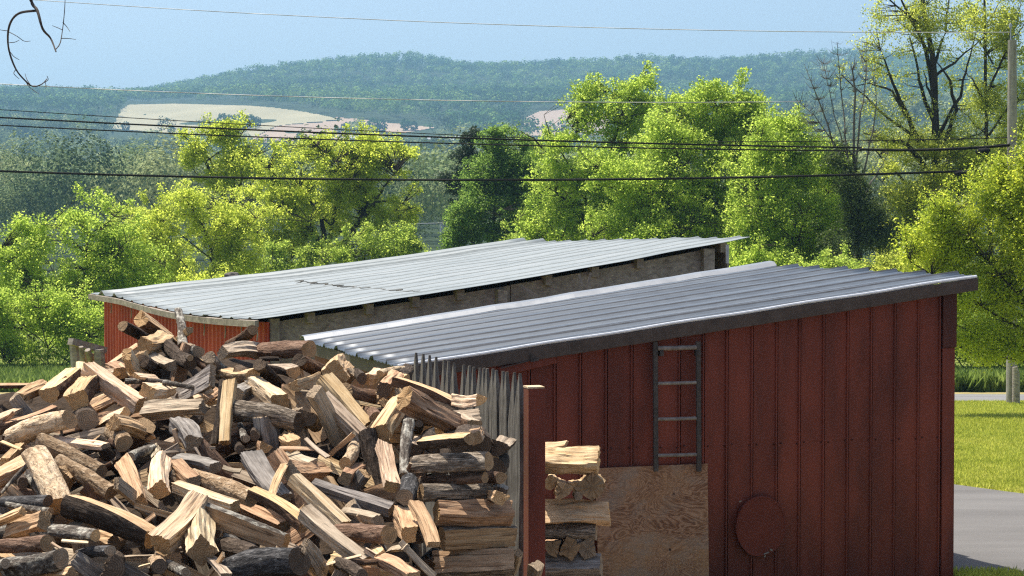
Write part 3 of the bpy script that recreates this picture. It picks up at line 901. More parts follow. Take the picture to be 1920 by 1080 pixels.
M_GREYW = m_grey('weathered_boards', (.13, .112, .096), (.28, .245, .21), (.43, .385, .335))
M_GREYL = m_grey('pale_weathered_board', (.13, .112, .09), (.25, .215, .175), (.38, .335, .275), (9, 9, 9))
M_PICKET = m_grey('weathered_picket_wood', (.040, .034, .028), (.115, .102, .086), (.255, .235, .20), (30, 30, 3))
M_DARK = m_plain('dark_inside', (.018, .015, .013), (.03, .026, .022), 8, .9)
M_LADDER = m_plain('dark_metal', (.040, .034, .030), (.085, .072, .062), 20, .8, .0, .2)
M_RUNG = m_plain('worn_rung_metal', (.12, .10, .085), (.27, .235, .205), 16, .75, .0, .25)
M_GALV = m_plain('galvanised_steel', (.30, .31, .32), (.48, .49, .50), 12, .45, .7, .5)


def m_plywood():
    t = NT('rain_swollen_plywood')
    v = t.coord((1, 1, 1))
    mp = t.n('ShaderNodeMapping')
    mp.inputs['Scale'].default_value = (1.0, 1.0, 2.4)
    t.t.links.new(v, mp.inputs[0])
    n0 = t.n('ShaderNodeTexNoise', Scale=1.5, Detail=3.0, Roughness=.55, Distortion=1.7)
    t.t.links.new(mp.outputs[0], n0.inputs['Vector'])
    f = t.math('FRACT', t.math('MULTIPLY', n0.outputs['Fac'], 15.0))
    tri = t.math('ABSOLUTE', t.math('SUBTRACT', f, .5))
    big = t.noise(v, 1.8, 4, .6)
    fine = t.noise(t.coord((6, 6, 60)), 1.0, 4, .6)
    col = t.ramp(t.math('ADD', t.math('MULTIPLY', tri, 1.2), t.math('MULTIPLY', fine, .4)),
                 [(.18, (.12, .054, .029)), (.45, (.225, .112, .060)), (.8, (.35, .205, .125))])
    col = t.mix(t.ramp(big, [(.42, (0, 0, 0)), (.64, (.75, .75, .75))]), col, (.36, .20, .10))
    gr = t.noise(t.coord((1, 1, 1.6)), 2.6, 5, .65)
    col = t.mix(t.ramp(gr, [(.48, (0, 0, 0)), (.62, (.6, .6, .6))]), col, (.25, .19, .145))
    vo = t.n('ShaderNodeTexVoronoi', Scale=3.3)
    t.t.links.new(v, vo.inputs['Vector'])
    col = t.mix(t.ramp(vo.outputs['Distance'], [(.03, (1, 1, 1)), (.06, (0, 0, 0))]), col, (.035, .02, .015))
    return t.bsdf(col, .85, 0, .2, tri, .35, .008)


M_PLY = m_plywood()
M_LAPDARK1 = m_plain('roof_lap_dark_front', (.016, .019, .025), (.048, .056, .072), 9, .7, .1)  # darker lines beside the ribs and in the corrugations
M_LAPDARK2 = m_plain('roof_lap_dark_back', (.095, .112, .118), (.16, .185, .192), 9, .75, .0)  # darker lines beside the back roof's ribs

# ---------------------------------------------------------------- front shed
AN = R(16)
U = Vector((math.cos(AN), math.sin(AN), 0))
VV = Vector((-math.sin(AN), math.cos(AN), 0))
R0 = Vector((4.217, 18.4, 0))
ZB = -3.42


def S(t, s, z):
    p = R0 - U * t + VV * s
    return Vector((p.x, p.y, z))


def roofz(t, s):
    return -.503 - (t + .22) * .132 - .06 * (s / 5) * max(0, t) / 5.4


def W(px, py, off=0.0):
    """point on the front wall (off metres in front of it) seen at a pixel"""
    d = P(px, py, 10.0)
    k = (VV.dot(R0) - off) / VV.dot(d)
    return d * k


def WT(px):
    return -(W(px, 800) - R0).dot(U)


shed = empty('red_shed', S(2.7, 2.4, ZB), 'dark red shed with a grey blue metal roof sloping down to the left', 'shed')
# front wall: vertical panels, each with a dark groove and a raised lap
mb = MB()
WL = 5.30
mb.hexa([S(WL, .05, ZB), S(0, .05, ZB), S(0, .02, ZB), S(WL, .02, ZB),
         S(WL, .05, roofz(WL, 0) - .05), S(0, .05, roofz(0, 0) - .05), S(0, .02, roofz(0, 0) - .05), S(WL, .02, roofz(WL, 0) - .05)], 1)
bx = [1762, 1722, 1678, 1634, 1590, 1545, 1500, 1457, 1411, 1364, 1320, 1275, 1231, 1186, 1138, 1090, 1042, 994, 945, 896, 846, 796]
ts = [WT(x) for x in bx] + [WL]
for i in range(len(ts) - 1):
    a, b = ts[i] + .007, ts[i + 1] - .007
    w1, w2 = random.uniform(-.004, .004), random.uniform(-.004, .004)
    lo = ZB + random.uniform(0, .02)
    zt = lambda q: roofz(q, 0) - .05
    # panel, slightly dished
    m_ = (a + b) / 2
    for (p, q, sp, sq) in ((a, m_, -.012 + w1, .0 + w2), (m_, b, .0 + w2, -.004)):
        mb.hexa([S(q, .02, lo), S(p, .02, lo), S(p, sp, lo), S(q, sq, lo), S(q, .02, zt(q)), S(p, .02, zt(p)), S(p, sp, zt(p)), S(q, sq, zt(q))], 0)
    # standing lap on the panel's right edge
    mb.hexa([S(a + .024, -.010, lo), S(a, -.010, lo), S(a + .004, -.030, lo), S(a + .018, -.030, lo),
             S(a + .024, -.010, zt(a)), S(a, -.010, zt(a)), S(a + .004, -.030, zt(a)), S(a + .018, -.030, zt(a))], 0)
for i in range(len(ts) - 1):
    for z in (-2.05,):
        for f in (.16, .84):
            q = ts[i] + (ts[i + 1] - ts[i]) * f
            if z < roofz(q, 0) - .2:
                mb.box(S(q, -.012, z + random.uniform(-.01, .01)), .011, .012, .011, U, VV, (0, 0, 1), 1)
mb.build('wall', [M_RED, M_REDDARK], shed)
for (a, b, nm) in (((0, .05), (0, 4.8), 1), ((WL, .05), (WL, 4.8), 1), ((0, 4.8), (WL, 4.8), 1)):
    mb = MB()
    d = (S(b[0], b[1], 0) - S(a[0], a[1], 0)).normalized()
    nn = Vector((-d.y, d.x, 0)) * .02
    L = [S(a[0], a[1], ZB) - nn, S(b[0], b[1], ZB) - nn, S(b[0], b[1], ZB) + nn, S(a[0], a[1], ZB) + nn]
    za, zb_ = roofz(*a) - .06, roofz(*b) - .06
    T = [Vector((q.x, q.y, z)) for q, z in zip(L, (za, zb_, zb_, za))]
    mb.hexa(L + T)
    mb.build('wall', M_RED, shed)
# corner trim: long lower strip, and a wider brown cap on the upper part
mb = MB()
t0, t1 = WT(1786), WT(1763)
zc = W(1775, 652).z
mb.hexa([S(t1, -.008, ZB), S(t0, .0, ZB), S(t0, -.042, ZB), S(t1, -.046, ZB), S(t1, -.008, zc), S(t0, .0, zc), S(t0, -.038, zc), S(t1, -.038, zc)])
mb.build('corner_trim', M_RED, shed, bevel=.004)
mb = MB()
t0 = WT(1788)
mb.hexa([S(t1, .0, zc + .003), S(t0, .02, zc + .003), S(t0, -.05, zc + .003), S(t1, -.045, zc + .003), S(t1, .0, roofz(t1, 0) - .03), S(t0, .02, roofz(t0, 0) - .03), S(t0, -.05, roofz(t0, 0) - .03), S(t1, -.045, roofz(t1, 0) - .03)])
mb.build('corner_cap', M_REDCAP, shed, bevel=.004)

# roof: ribbed sheets running with the slope
NS = 250
SW = 4.85
prof = []
for k in range(NS + 1):
    s = -.06 + SW * k / NS
    ph = (s % .62) / .62
    h = .042 * max(0, 1 - abs(ph - .5) / .07) ** .6 if abs(ph - .5) < .07 else 0
    q = (s % .155) / .155
    h += .010 * max(0, math.sin(q * 2 * math.pi)) ** 2
    prof.append((s, h))
NTT = 26
V, Q = [], []
tl0, tl1 = -.22, 5.47
for i in range(NTT + 1):
    for k, (s, h) in enumerate(prof):
        sheet = int((s + 0.30) / .62)
        rr = random.Random(sheet * 7 + 3)
        e0 = tl0 + rr.uniform(-.03, .05)
        t = e0 + (tl1 + rr.uniform(-.03, .03) - e0) * i / NTT
        wob = mnoise.noise(Vector((t * .9, s * 1.3, 3))) * .007
        p = S(t, s, roofz(t, s) + h + wob)
        V.append(p)
for i in range(NTT):
    for k in range(NS):
        a = i * (NS + 1) + k
        Q.append((a, a + NS + 1, a + NS + 2, a + 1))
o = np_mesh('roof', [(v.x, v.y, v.z) for v in V], Q, [M_ROOF1, M_LAPDARK1], shed)
gi = []
for k in range(NS):
    s_ = prof[k][0]
    ph = (s_ % .62) / .62; q_ = (s_ % .155) / .155
    gi.append(1 if (.56 < ph < .60) or q_ > .80 else 0)
o.data.polygons.foreach_set('material_index', gi * NTT)
o.data.polygons.foreach_set('use_smooth', [True] * len(Q))
o.data.set_sharp_from_angle(angle=R(30))
md = o.modifiers.new('thickness', 'SOLIDIFY'); md.thickness = .004; md.offset = -1
# turn the texture so that streaks run with the slope
mb = MB()      # folded flashing along the far edge
pf = [(4.56, .012), (4.64, .055), (4.78, .062), (4.90, .02)]
prev = None
for i in range(19):
    t = tl0 + .02 + (tl1 - tl0 - .02) * i / 18
    row = [S(t, s, roofz(t, s) + h + mnoise.noise(Vector((t * 2, s, 1))) * .01) for s, h in pf]
    if prev:
        for k in range(3):
            mb.add([prev[k], prev[k + 1], row[k + 1], row[k]], [(0, 1, 2, 3)])
    prev = row
o = mb.build('ridge_flashing', M_CAP, shed)
md = o.modifiers.new('thickness', 'SOLIDIFY'); md.thickness = .006
mb = MB()
a, b = (-.21, 5.46)
for (s0, s1, z0, z1) in ((-.13, -.095, -.128, -.012),):
    mb.hexa([S(b, s1, roofz(b, 0) + z0), S(a, s1, roofz(a, 0) + z0), S(a, s0, roofz(a, 0) + z0), S(b, s0, roofz(b, 0) + z0),
             S(b, s1, roofz(b, 0) + z1), S(a, s1, roofz(a, 0) + z1), S(a, s0, roofz(a, 0) + z1), S(b, s0, roofz(b, 0) + z1)])
mb.hexa([S(b, -.03, roofz(b, 0) - .128), S(a, -.03, roofz(a, 0) - .128), S(a, -.094, roofz(a, 0) - .128), S(b, -.094, roofz(b, 0) - .128),
         S(b, -.03, roofz(b, 0) - .115), S(a, -.03, roofz(a, 0) - .115), S(a, -.094, roofz(a, 0) - .115), S(b, -.094, roofz(b, 0) - .115)])
mb.build('fascia', M_FASCIA, shed, bevel=.004)
mb = MB()
mb.tube([S(t, -.112, roofz(t, 0) + .006 + .004 * math.sin(t * 5)) for t in np.linspace(a + .01, b, 30)], .016, 8)
mb.build('drip_edge', M_DRIP, shed, smooth=40)
# eave board along the low left edge
mb = MB()
mb.hexa([S(5.44, -.09, roofz(5.44, 0) - .13), S(5.40, -.09, roofz(5.4, 0) - .13), S(5.40, 4.7, roofz(5.4, 4.7) - .13), S(5.44, 4.7, roofz(5.44, 4.7) - .13),
         S(5.44, -.09, roofz(5.44, 0) - .01), S(5.40, -.09, roofz(5.4, 0) - .01), S(5.40, 4.7, roofz(5.4, 4.7) - .01), S(5.44, 4.7, roofz(5.44, 4.7) - .01)])
mb.build('eave_board', M_FASCIA, shed)
# round steel plate
mb = MB()
c = W(1425, 986, .045)
rr = 49 * c.y / F / math.cos(AN)
NP = 40
V = [];
for off, k in ((0, 1.0), (.030, 1.0), (.034, .985), (.034, .95), (.029, .935), (.029, .5)):
    for j in range(NP):
        q = 2 * math.pi * j / NP
        wv = 1 + (.03 if 3.9 < q < 4.6 else 0) * math.sin((q - 3.9) / .7 * math.pi)
        V.append(c - VV * off + U * (rr * k * wv * math.cos(q)) + Vector((0, 0, rr * 1.12 * k * wv * math.sin(q))))
Fc = []
for i in range(5):
    for j in range(NP):
        Fc.append((i * NP + j, i * NP + (j + 1) % NP, (i + 1) * NP + (j + 1) % NP, (i + 1) * NP + j))
Fc.append(tuple(5 * NP + j for j in range(NP)))
mb.add(V, Fc)
plate = mb.build('round_plate', m_plain('red_plate_paint', (.105, .023, .014), (.150, .033, .020), 3, .7, 0, .2), shed, origin=c, smooth=30)
for (px, py, w, h, rz) in ((1388, 940, .035, .03, .3), (1437, 1037, .08, .03, .35), (1446, 1031, .04, .045, -.4), (1434, 1043, .03, .03, .8)):
    mb = MB()
    q = W(px, py, .085)
    ax = U * math.cos(rz) + Vector((0, 0, math.sin(rz)))
    az = U * -math.sin(rz) + Vector((0, 0, math.cos(rz)))
    mb.box(q, w * .7, .01, h * .35, ax, VV, az)
    mb.build('bracket_scrap', M_RUNG, plate, origin=q)
# red rail and iron strap over the open bay at the left end
mb = MB()
A1, A2 = W(936, 697, .10), W(1042, 672, .07)
mb.beam(A1, A2, .03, .085)
mb.build('bay_rail', M_RED, shed, bevel=.004)
mb = MB()
A1, A2 = W(940, 690, .14), W(1005, 673, .13)
mb.beam(A1, A2, .012, .008)
mb.beam(W(995, 677, .14), W(1010, 674, .14), .02, .018)
mb.beam(W(996, 677, .14), W(996, 664, .14), .02, .012)
mb.build('iron_strap', M_LADDER, shed)

# ---------------------------------------------------------------- ladder, plywood
lad = empty('ladder', W(1268, 869, .09), 'short dark metal ladder with four rungs hung on the red wall above the plywood', 'ladder')
for px0, px1 in ((1224, 1233), (1304, 1314)):
    mb = MB()
    a, b = W((px0 + px1) / 2, 640, .10), W((px0 + px1) / 2 + 1.5, 884, .09)
    mb.beam(a, b, .026, .044, up=U)
    mb.build('rail', M_LADDER, lad, bevel=.004)
for py, rad in ((652, .022), (718, .0165), (785, .0165), (853, .0165)):
    mb = MB()
    a, b = W(1233, py + 1, .097), W(1305, py - 1, .097)
    mb.tube([a, a.lerp(b, .5) + Vector((0, 0, -.002)), b], rad, 10)
    mb.build('rung', M_RUNG, lad, smooth=50)
for px in (1238, 1308):
    mb = MB()
    q = W(px, 662, .07)
    mb.box(q, .035, .09, .05, U, VV, (0, 0, 1))
    mb.build('bracket', M_LADDER, lad, bevel=.003)

mb = MB()
bl, br, tr, tl_ = W(1124, 1118, .24), W(1330, 1112, .24), W(1327, 869, .05), W(1116, 878, .05)
for q in (bl, br): q.z = ZB + .02
n_ = (br - bl).cross(tl_ - bl).normalized() * .018
N_ = 12
cs = [bl, br, br - n_, bl - n_, tl_, tr, tr - n_, tl_ - n_]
mb.hexa(cs)
o = mb.build('plywood_sheet', M_PLY, None, origin=(bl + tr) / 2, bevel=.003)
tag(o, 'brown weathered plywood sheet with swirling grain leaning on the red wall under the ladder', 'plywood')

# ---------------------------------------------------------------- post and picket fence
mb = MB()
a, b = P(1001, 727, 13.3), P(1003, 1090, 13.3)
b.z = -3.25
mb.box((a + b) / 2, .122, .13, a.z - b.z, U, VV, (0, 0, 1))
post = mb.build('fence_post', M_RED, None, origin=(a.x, a.y, b.z), bevel=.006)
tag(post, 'square dark red post standing at the near end of the grey picket fence', 'post')
mb = MB()
mb.box(a + Vector((0, 0, .006)), .118, .126, .012, U, VV, (0, 0, 1))
mb.build('post_top', SPLIT['y'], post)

fence = empty('picket_fence', P(880, 1090, 14.8), 'weathered grey fence of narrow pointed pickets between the heap and the red shed', 'fence')
tips = [(783, 661), (794, 663), (805, 666), (818, 669), (832, 674), (843, 677), (855, 680), (868, 684), (880, 686), (890, 688), (899, 690), (909, 690),
        (917, 691), (926, 691), (935, 694), (944, 696), (953, 697), (964, 698), (976, 700)]
fp = []
for i, (px, py) in enumerate(tips):
    k = (px - 783) / (976 - 783)
    d = 1 / ((1 - k) / 16.3 + k / 13.55)
    p = P(px, py, d)
    fp.append(p)
fd = (fp[-1] - fp[0]); fd.z = 0; fd.normalize()
fn = Vector((fd.y, -fd.x, 0))
for i, p in enumerate(fp):
    mb = MB()
    rr = random.Random(i + 50)
    w = rr.uniform(.145, .17)
    th = .05
    lean = Vector((rr.uniform(-.02, .02), rr.uniform(-.02, .02), 0))
    zb = -3.2 + rr.uniform(0, .1)
    H = p.z - zb
    pt = rr.uniform(.30, .40)
    jd = fn * rr.uniform(-.015, .015)
    # outline: bottom, shoulder, tip; broken into slices so edges can be uneven
    zs = [0, .25 * (H - pt), .5 * (H - pt), .75 * (H - pt), H - pt, H - pt * .55, H - pt * .2, H]
    ws = [w, w, w, w, w, w * .62, w * .27, w * .08]
    V = []
    for z, ww in zip(zs, ws):
        f = z / H
        base = Vector((p.x, p.y, zb + z)) + lean * (f - 1) + jd
        e1, e2 = rr.uniform(-.05, .05) * w, rr.uniform(-.05, .05) * w
        for a_, b_ in ((-1, -1), (1, -1), (1, 1), (-1, 1)):
            V.append(base + fd * (a_ * ww / 2 + (e1 if a_ < 0 else e2)) + fn * (b_ * th * (.3 + .7 * ww / w) / 2))
    Fc = [(3, 2, 1, 0), tuple(28 + j for j in range(4))]
    for k in range(7):
        for j in range(4):
            Fc.append((k * 4 + j, k * 4 + (j + 1) % 4, k * 4 + 4 + (j + 1) % 4, k * 4 + 4 + j))
    mb.add(V, Fc)
    mb.build('picket', M_PICKET, fence, origin=Vector((p.x, p.y, zb)))
for z in (-1.75, -2.8):
    mb = MB()
    a, b = fp[0] - fn * .035, fp[-1] - fn * .035
    mb.beam((a.x, a.y, z), (b.x, b.y, z), .04, .09)
    mb.build('rail', M_GREYW, fence)

# ---------------------------------------------------------------- back shed
NL, NR, FR, FL = P(480, 599, 22.6), P(1405, 445, 25.6), P(950, 455, 32.3), P(170, 550, 29.9)


def RB(a, b, dz=0.0):
    p = (NL * (1 - a) + NR * a) * (1 - b) + (FL * (1 - a) + FR * a) * b
    sag = -.07 * math.sin(math.pi * min(1, b * 1.3)) * (1 - a) ** 3 * (1 if b < .77 else 0) - .05 * math.sin(math.pi * a)
    return Vector((p.x, p.y, p.z + sag + dz))


bs = empty('barn_red_lean_to', RB(.5, .5) * 1.0 + Vector((0, 0, -2.9)), 'low red shed behind the heap under a sagging white metal roof', 'shed')
ZB2 = -3.65
NB, NA = 300, 22
prof = []
for k in range(NB + 1):
    b = k / NB
    s = b * 7.6
    if b > .78:
        q = (b - .78) / .22
        h = .055 * math.exp(-((q - .18) / .06) ** 2) + .07 * math.exp(-((q - .62) / .07) ** 2)
    else:
        q = (s % .55) / .55
        h = .022 * math.exp(-((q - .5) / .08) ** 2)
    prof.append((b, h))
V, Q = [], []
for i in range(NA + 1):
    for b, h in prof:
        a = i / NA
        rr = random.Random(int(b * 12))
        a2 = a * (1 + 0) + (rr.uniform(-.004, .004) if i in (0, NA) else 0)
        w = mnoise.noise(Vector((a * 9, b * 6, 8))) * .018
        V.append(tuple(RB(a2, b, h + w)))
for i in range(NA):
    for k in range(NB):
        q = i * (NB + 1) + k
        Q.append((q, q + NB + 1, q + NB + 2, q + 1))
roof2 = np_mesh('roof', V, [x[::-1] for x in Q], [M_ROOF2, M_LAPDARK2], bs)
gi = []
for k in range(NB):
    b = prof[k][0]; s_ = b * 7.6
    if b > .78:
        q_ = (b - .78) / .22
        gi.append(1 if .05 < q_ < .13 or .44 < q_ < .56 else 0)
    else:
        ph = (s_ % .55) / .55
        gi.append(1 if .38 < ph < .425 or .94 < ph < .965 else 0)
roof2.data.polygons.foreach_set('material_index', gi * NA)
roof2.data.polygons.foreach_set('use_smooth', [True] * len(Q))
roof2.data.set_sharp_from_angle(angle=R(30))
md = roof2.modifiers.new('thickness', 'SOLIDIFY'); md.thickness = .005; md.offset = -1
# dirty lap where two lengths of sheet meet
mb = MB()
pts = []
for k in range(60):
    b = .06 + .62 * k / 59
    a = .335 + .01 * math.sin(k * .9) + .006 * math.sin(k * 2.3) + .03 * (b - .3)
    kb = int(b * NB)
    pts.append(RB(a, b, prof[kb][1] + .012))
mb.tube(pts, [.005 + .006 * abs(mnoise.noise(Vector((k * .7, 0, 2)))) for k in range(60)], 6)
mb.build('lap_seam', m_plain('roof_dirt', (.06, .055, .045), (.16, .15, .125), 30, .9), bs)
# left barge board
mb = MB()
prev = None
for k in range(17):
    b = -.005 + 1.01 * k / 16
    p = RB(-.004, b)
    q = RB(.003, b)
    row = [p + Vector((0, 0, -.088)), q + Vector((0, 0, -.088)), q + Vector((0, 0, -.012)), p + Vector((0, 0, -.012))]
    if prev:
        for j in range(4):
            mb.add([prev[j], prev[(j + 1) % 4], row[(j + 1) % 4], row[j]], [(0, 1, 2, 3)])
    if k in (0, 16): mb.add(row, [(0, 1, 2, 3)])
    prev = row
mb.build('barge_board', M_GREYL, bs)
# nails and wire hooks hanging under the barge board
for px in (200, 233, 366, 409, 444, 479):
    mb = MB()
    b = (480 - px) / 310.0
    b = b * .62 / (1 - .38 * b)
    p = RB(.002, min(b, .98), -.085)
    mb.tube([p + Vector((0, 0, .03)), p + Vector((.01, 0, -.08)), p + Vector((.0, .01, -.17))], .008, 5)
    mb.build('wire_hook', M_GREYL, bs)


def BW(a0, b0, a1, b1, zt0, zt1, zb0, zb1, th, mat, nm, ribs=0, rh=.02, flip=1):
    """upright wall between two roof parameters, zt below the roof"""
    mb = MB()
    p, q = RB(a0, b0), RB(a1, b1)
    d = (q - p); d.z = 0
    L = d.length
    d.normalize()
    n = Vector((d.y, -d.x, 0)) * flip
    def Z(f): return RB(a0 + (a1 - a0) * f, b0 + (b1 - b0) * f).z
    K = 12
    for i in range(K):
        f0, f1 = i / K, (i + 1) / K
        x0, x1 = p + d * (L * f0), p + d * (L * f1)
        c = [x0, x1, x1 + n * th, x0 + n * th]
        lo = [Vector((v.x, v.y, (zb0 if zb0 < -2 else Z(f) + zb0))) for v, f in zip(c, (f0, f1, f1, f0))]
        hi = [Vector((v.x, v.y, Z(f) + zt0)) for v, f in zip(c, (f0, f1, f1, f0))]
        mb.hexa(lo + hi)
    if ribs:
        for i in range(ribs):
            f = (i + .5) / ribs
            x0 = p + d * (L * f)
            w = L / ribs
            c = [x0 - d * w * .30, x0 + d * w * .30, x0 + d * w * .16 + n * rh, x0 - d * w * .16 + n * rh]
            c = [v + n * (th + .0) for v in c]
            mb.hexa([Vector((v.x, v.y, zb0)) for v in c] + [Vector((v.x, v.y, Z(f) + zt0 - .002)) for v in c])
    return mb.build(nm, mat, bs)


BW(.030, .985, .030, .015, -.06, -.06, ZB2, ZB2, .025, M_RED_LIT, 'wall', 46, .022, -1 if False else 1)
BW(.97, .03, .97, .97, -.06, -.06, ZB2, ZB2, .03, M_GREYW, 'wall')
BW(.03, .975, .97, .975, -.06, -.06, ZB2, ZB2, .03, M_GREYW, 'wall')
BW(.035, .09, .965, .09, -.05, -.05, ZB2, ZB2, .03, M_DARK, 'inside_shade_sheet')  # added dark sheet; the roofed interior's shade is put into its colour
# header boards on the near side
o = BW(.035, .035, .50, .035, -.075, 0, -.36, 0, .04, M_GREYW, 'header_board')
o = BW(.503, .036, .93, .036, -.07, 0, -.37, 0, .04, M_GREYW, 'header_board')
o = BW(.035, .050, .93, .050, -.38, 0, -.62, 0, .04, M_GREYW, 'header_board')
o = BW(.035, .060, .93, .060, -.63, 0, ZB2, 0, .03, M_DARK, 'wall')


def BP(px, w, z0, z1, nm, mat, b=.025, dep=.09):
    # post or block on the near side, found by its column in the photograph
    lo, hi = 0.0, 1.0
    for _ in range(40):
        m = (lo + hi) / 2
        p = RB(m, b)
        if proj(*p)[0] < px: lo = m
        else: hi = m
    p = RB(lo, b)
    d = (NR - NL); d.z = 0; d.normalize()
    n = Vector((d.y, -d.x, 0))
    mb = MB()
    zt, zb_ = p.z + z0, p.z + z1
    mb.box((p.x, p.y, (zt + zb_) / 2), w, dep, zt - zb_, d, n, (0, 0, 1))
    return mb.build(nm, mat, bs, bevel=.004)


BP(513, .12, -.03, -2.3, 'post', M_GREYL)
BP(940, .13, -.10, -2.3, 'post', M_GREYW)
BP(1327, .17, -.06, -1.6, 'post', M_GREYW)
BP(499, .05, -.06, -1.6, 'corner_board', M_RED_LIT)
for px in (580, 690, 776, 860, 1025, 1112, 1196, 1352):
    BP(px, .10, -.02, -.15, 'rafter_end', M_GREYW, .03, .14)
# steel pipe stub at the high corner
mb = MB()
q = P(1364, 461, 25.2)
mb.tube([P(1364, 459, 25.2), P(1364, 494, 25.2)], .022, 8)
mb.build('pipe', M_GALV, bs, smooth=50)
mb = MB()
for (x0, y0, x1, y1) in ((975, 535, 1008, 556), (1086, 515, 1092, 535), (1108, 511, 1103, 532)):
    mb.beam(P(x0, y0, 23.9), P(x1, y1, 23.9), .012, .03)
mb.build('brace_slat', M_GREYL, bs)

# stone on the far edge of the white roof
bm = bmesh.new()
bmesh.ops.create_icosphere(bm, subdivisions=3, radius=.10)
for v in bm.verts:
    k = 1 + mnoise.noise(v.co * 14) * .35
    v.co = Vector((v.co.x * 1.3 * k, v.co.y * .9 * k, v.co.z * .62 * k))
me = bpy.data.meshes.new('stone'); bm.to_mesh(me); bm.free()
me.materials.append(m_plain('dark_stone', (.05, .045, .04), (.16, .145, .13), 14, .9))
o = link('stone', me)
lo = 0.0; hi = 1.0
for _ in range(40):
    m = (lo + hi) / 2
    if proj(*RB(m, .985))[0] < 437: lo = m
    else: hi = m
o.location = RB(lo, .985, .05)
tag(o, 'small dark stone lying on the far edge of the white metal roof', 'stone')

# weathered rack at the left corner of the back shed
rk = empty('wooden_rack', P(160, 720, 26.0), 'weathered dark rack with two pale pegs at the left corner of the back shed', 'rack')
for (a, b, w, nm, m) in ((P(132, 640, 25.8), P(196, 657, 26.3), .09, 'beam', M_GREYW), (P(150, 672, 26.2), P(192, 680, 26.3), .2, 'board', SPLIT['b']),
                         (P(152, 650, 25.6), P(154, 690, 25.7), .035, 'peg', M_GREYL), (P(164, 656, 25.6), P(169, 678, 25.7), .045, 'peg', M_GREYL),
                         (P(140, 645, 26.0), P(147, 760, 26.0), .08, 'leg', M_GREYW), (P(186, 655, 26.1), P(190, 760, 26.1), .08, 'leg', M_GREYW)):
    mb = MB()
    if nm == 'beam': mb.beam(a, b, .10, w)
    elif nm == 'board': mb.beam(a, b, .03, w)
    else: mb.tube([a, a.lerp(b, .5) + Vector((.01, 0, 0)), b], [w * .9, w, w * .8], 8)
    mb.build(nm, m, rk)

# ---------------------------------------------------------------- terrain
SKY_X = [-600, 0, 120, 200, 260, 320, 400, 480, 560, 640, 700, 780, 830, 880, 950, 1060, 1150, 1180, 1300, 1400, 1500, 1560, 1620, 1750, 1920, 2500]
SKY_Y = [176, 170, 173, 178, 172, 165, 146, 128, 118, 112, 106, 103, 110, 118, 117, 115, 112, 107, 108, 105, 100, 97, 95, 105, 118, 130]
DN = np.array([62, 100, 160, 300, 450, 700, 1000, 1300, 1600, 1760, 2300, 2700, 4200], float)


def vnoise(x, y, s, seed=0):
    """cheap smooth value noise, vectorised"""
    x = np.asarray(x) / s + seed * 17.3
    y = np.asarray(y) / s + seed * 9.1
    xi, yi = np.floor(x), np.floor(y)
    fx, fy = x - xi, y - yi
    fx, fy = fx * fx * (3 - 2 * fx), fy * fy * (3 - 2 * fy)
    def h(a, b):
        q = np.sin(a * 127.1 + b * 311.7 + seed * 74.7) * 43758.5453
        return q - np.floor(q)
    return (h(xi, yi) * (1 - fx) + h(xi + 1, yi) * fx) * (1 - fy) + (h(xi, yi + 1) * (1 - fx) + h(xi + 1, yi + 1) * fx) * fy


def terr(x, y):
    x = np.atleast_1d(np.asarray(x, float)); y = np.atleast_1d(np.asarray(y, float))
    z0 = -3.4 - .045 * (y - 18.4)
    px = 960 + F * x / np.maximum(y, 60.)
    right = np.clip((px - 1380) / 250, 0, 1)
    left = np.clip((330 - px) / 300, 0, 1)
    sky = np.interp(px, SKY_X, SKY_Y) + 17
    zero = np.zeros_like(px)
    rows = [731.5 + zero, 655 + zero, 575 + zero, 480 + zero, 444 - right * 60, 374 - right * 62 - left * 6, 318 - right * 78,
            253 - right * 30 + left * 12, 200 - right * 15 + left * 8, 192 - right * 25 - (.4 - abs(np.clip((px - 650) / 900, -.4, .4))) * 30, sky, sky + 26, 300 + zero]
    zs = np.stack([(420 - r) * d / F for r, d in zip(rows, DN)])
    zs[0] = -3.4 - .045 * (62 - 18.4)
    k = np.clip(np.searchsorted(DN, y) - 1, 0, len(DN) - 2)
    f = np.clip((y - DN[k]) / (DN[k + 1] - DN[k]), 0, 1)
    f = f * .6 + .4 * f * f * (3 - 2 * f)
    i = np.arange(len(y))
    zf = zs[k, i] * (1 - f) + zs[k + 1, i] * f
    zf = zf + (vnoise(x, y, 90, 1) - .5) * np.clip((y - 300) / 900, 0, 1) * 9
    return np.where(y < 62, z0, zf)


def gz(x, y): return float(terr(x, y)[0])


def ground_at(px, py, off=0.0):
    lo, hi = 6.0, 4000.0
    for _ in range(60):
        m = math.sqrt(lo * hi)
        p = P(px, py, m)
        if p.z > gz(p.x, p.y): lo = m
        else: hi = m
    p = P(px, py, lo)
    p.z = gz(p.x, p.y) + off
    return p


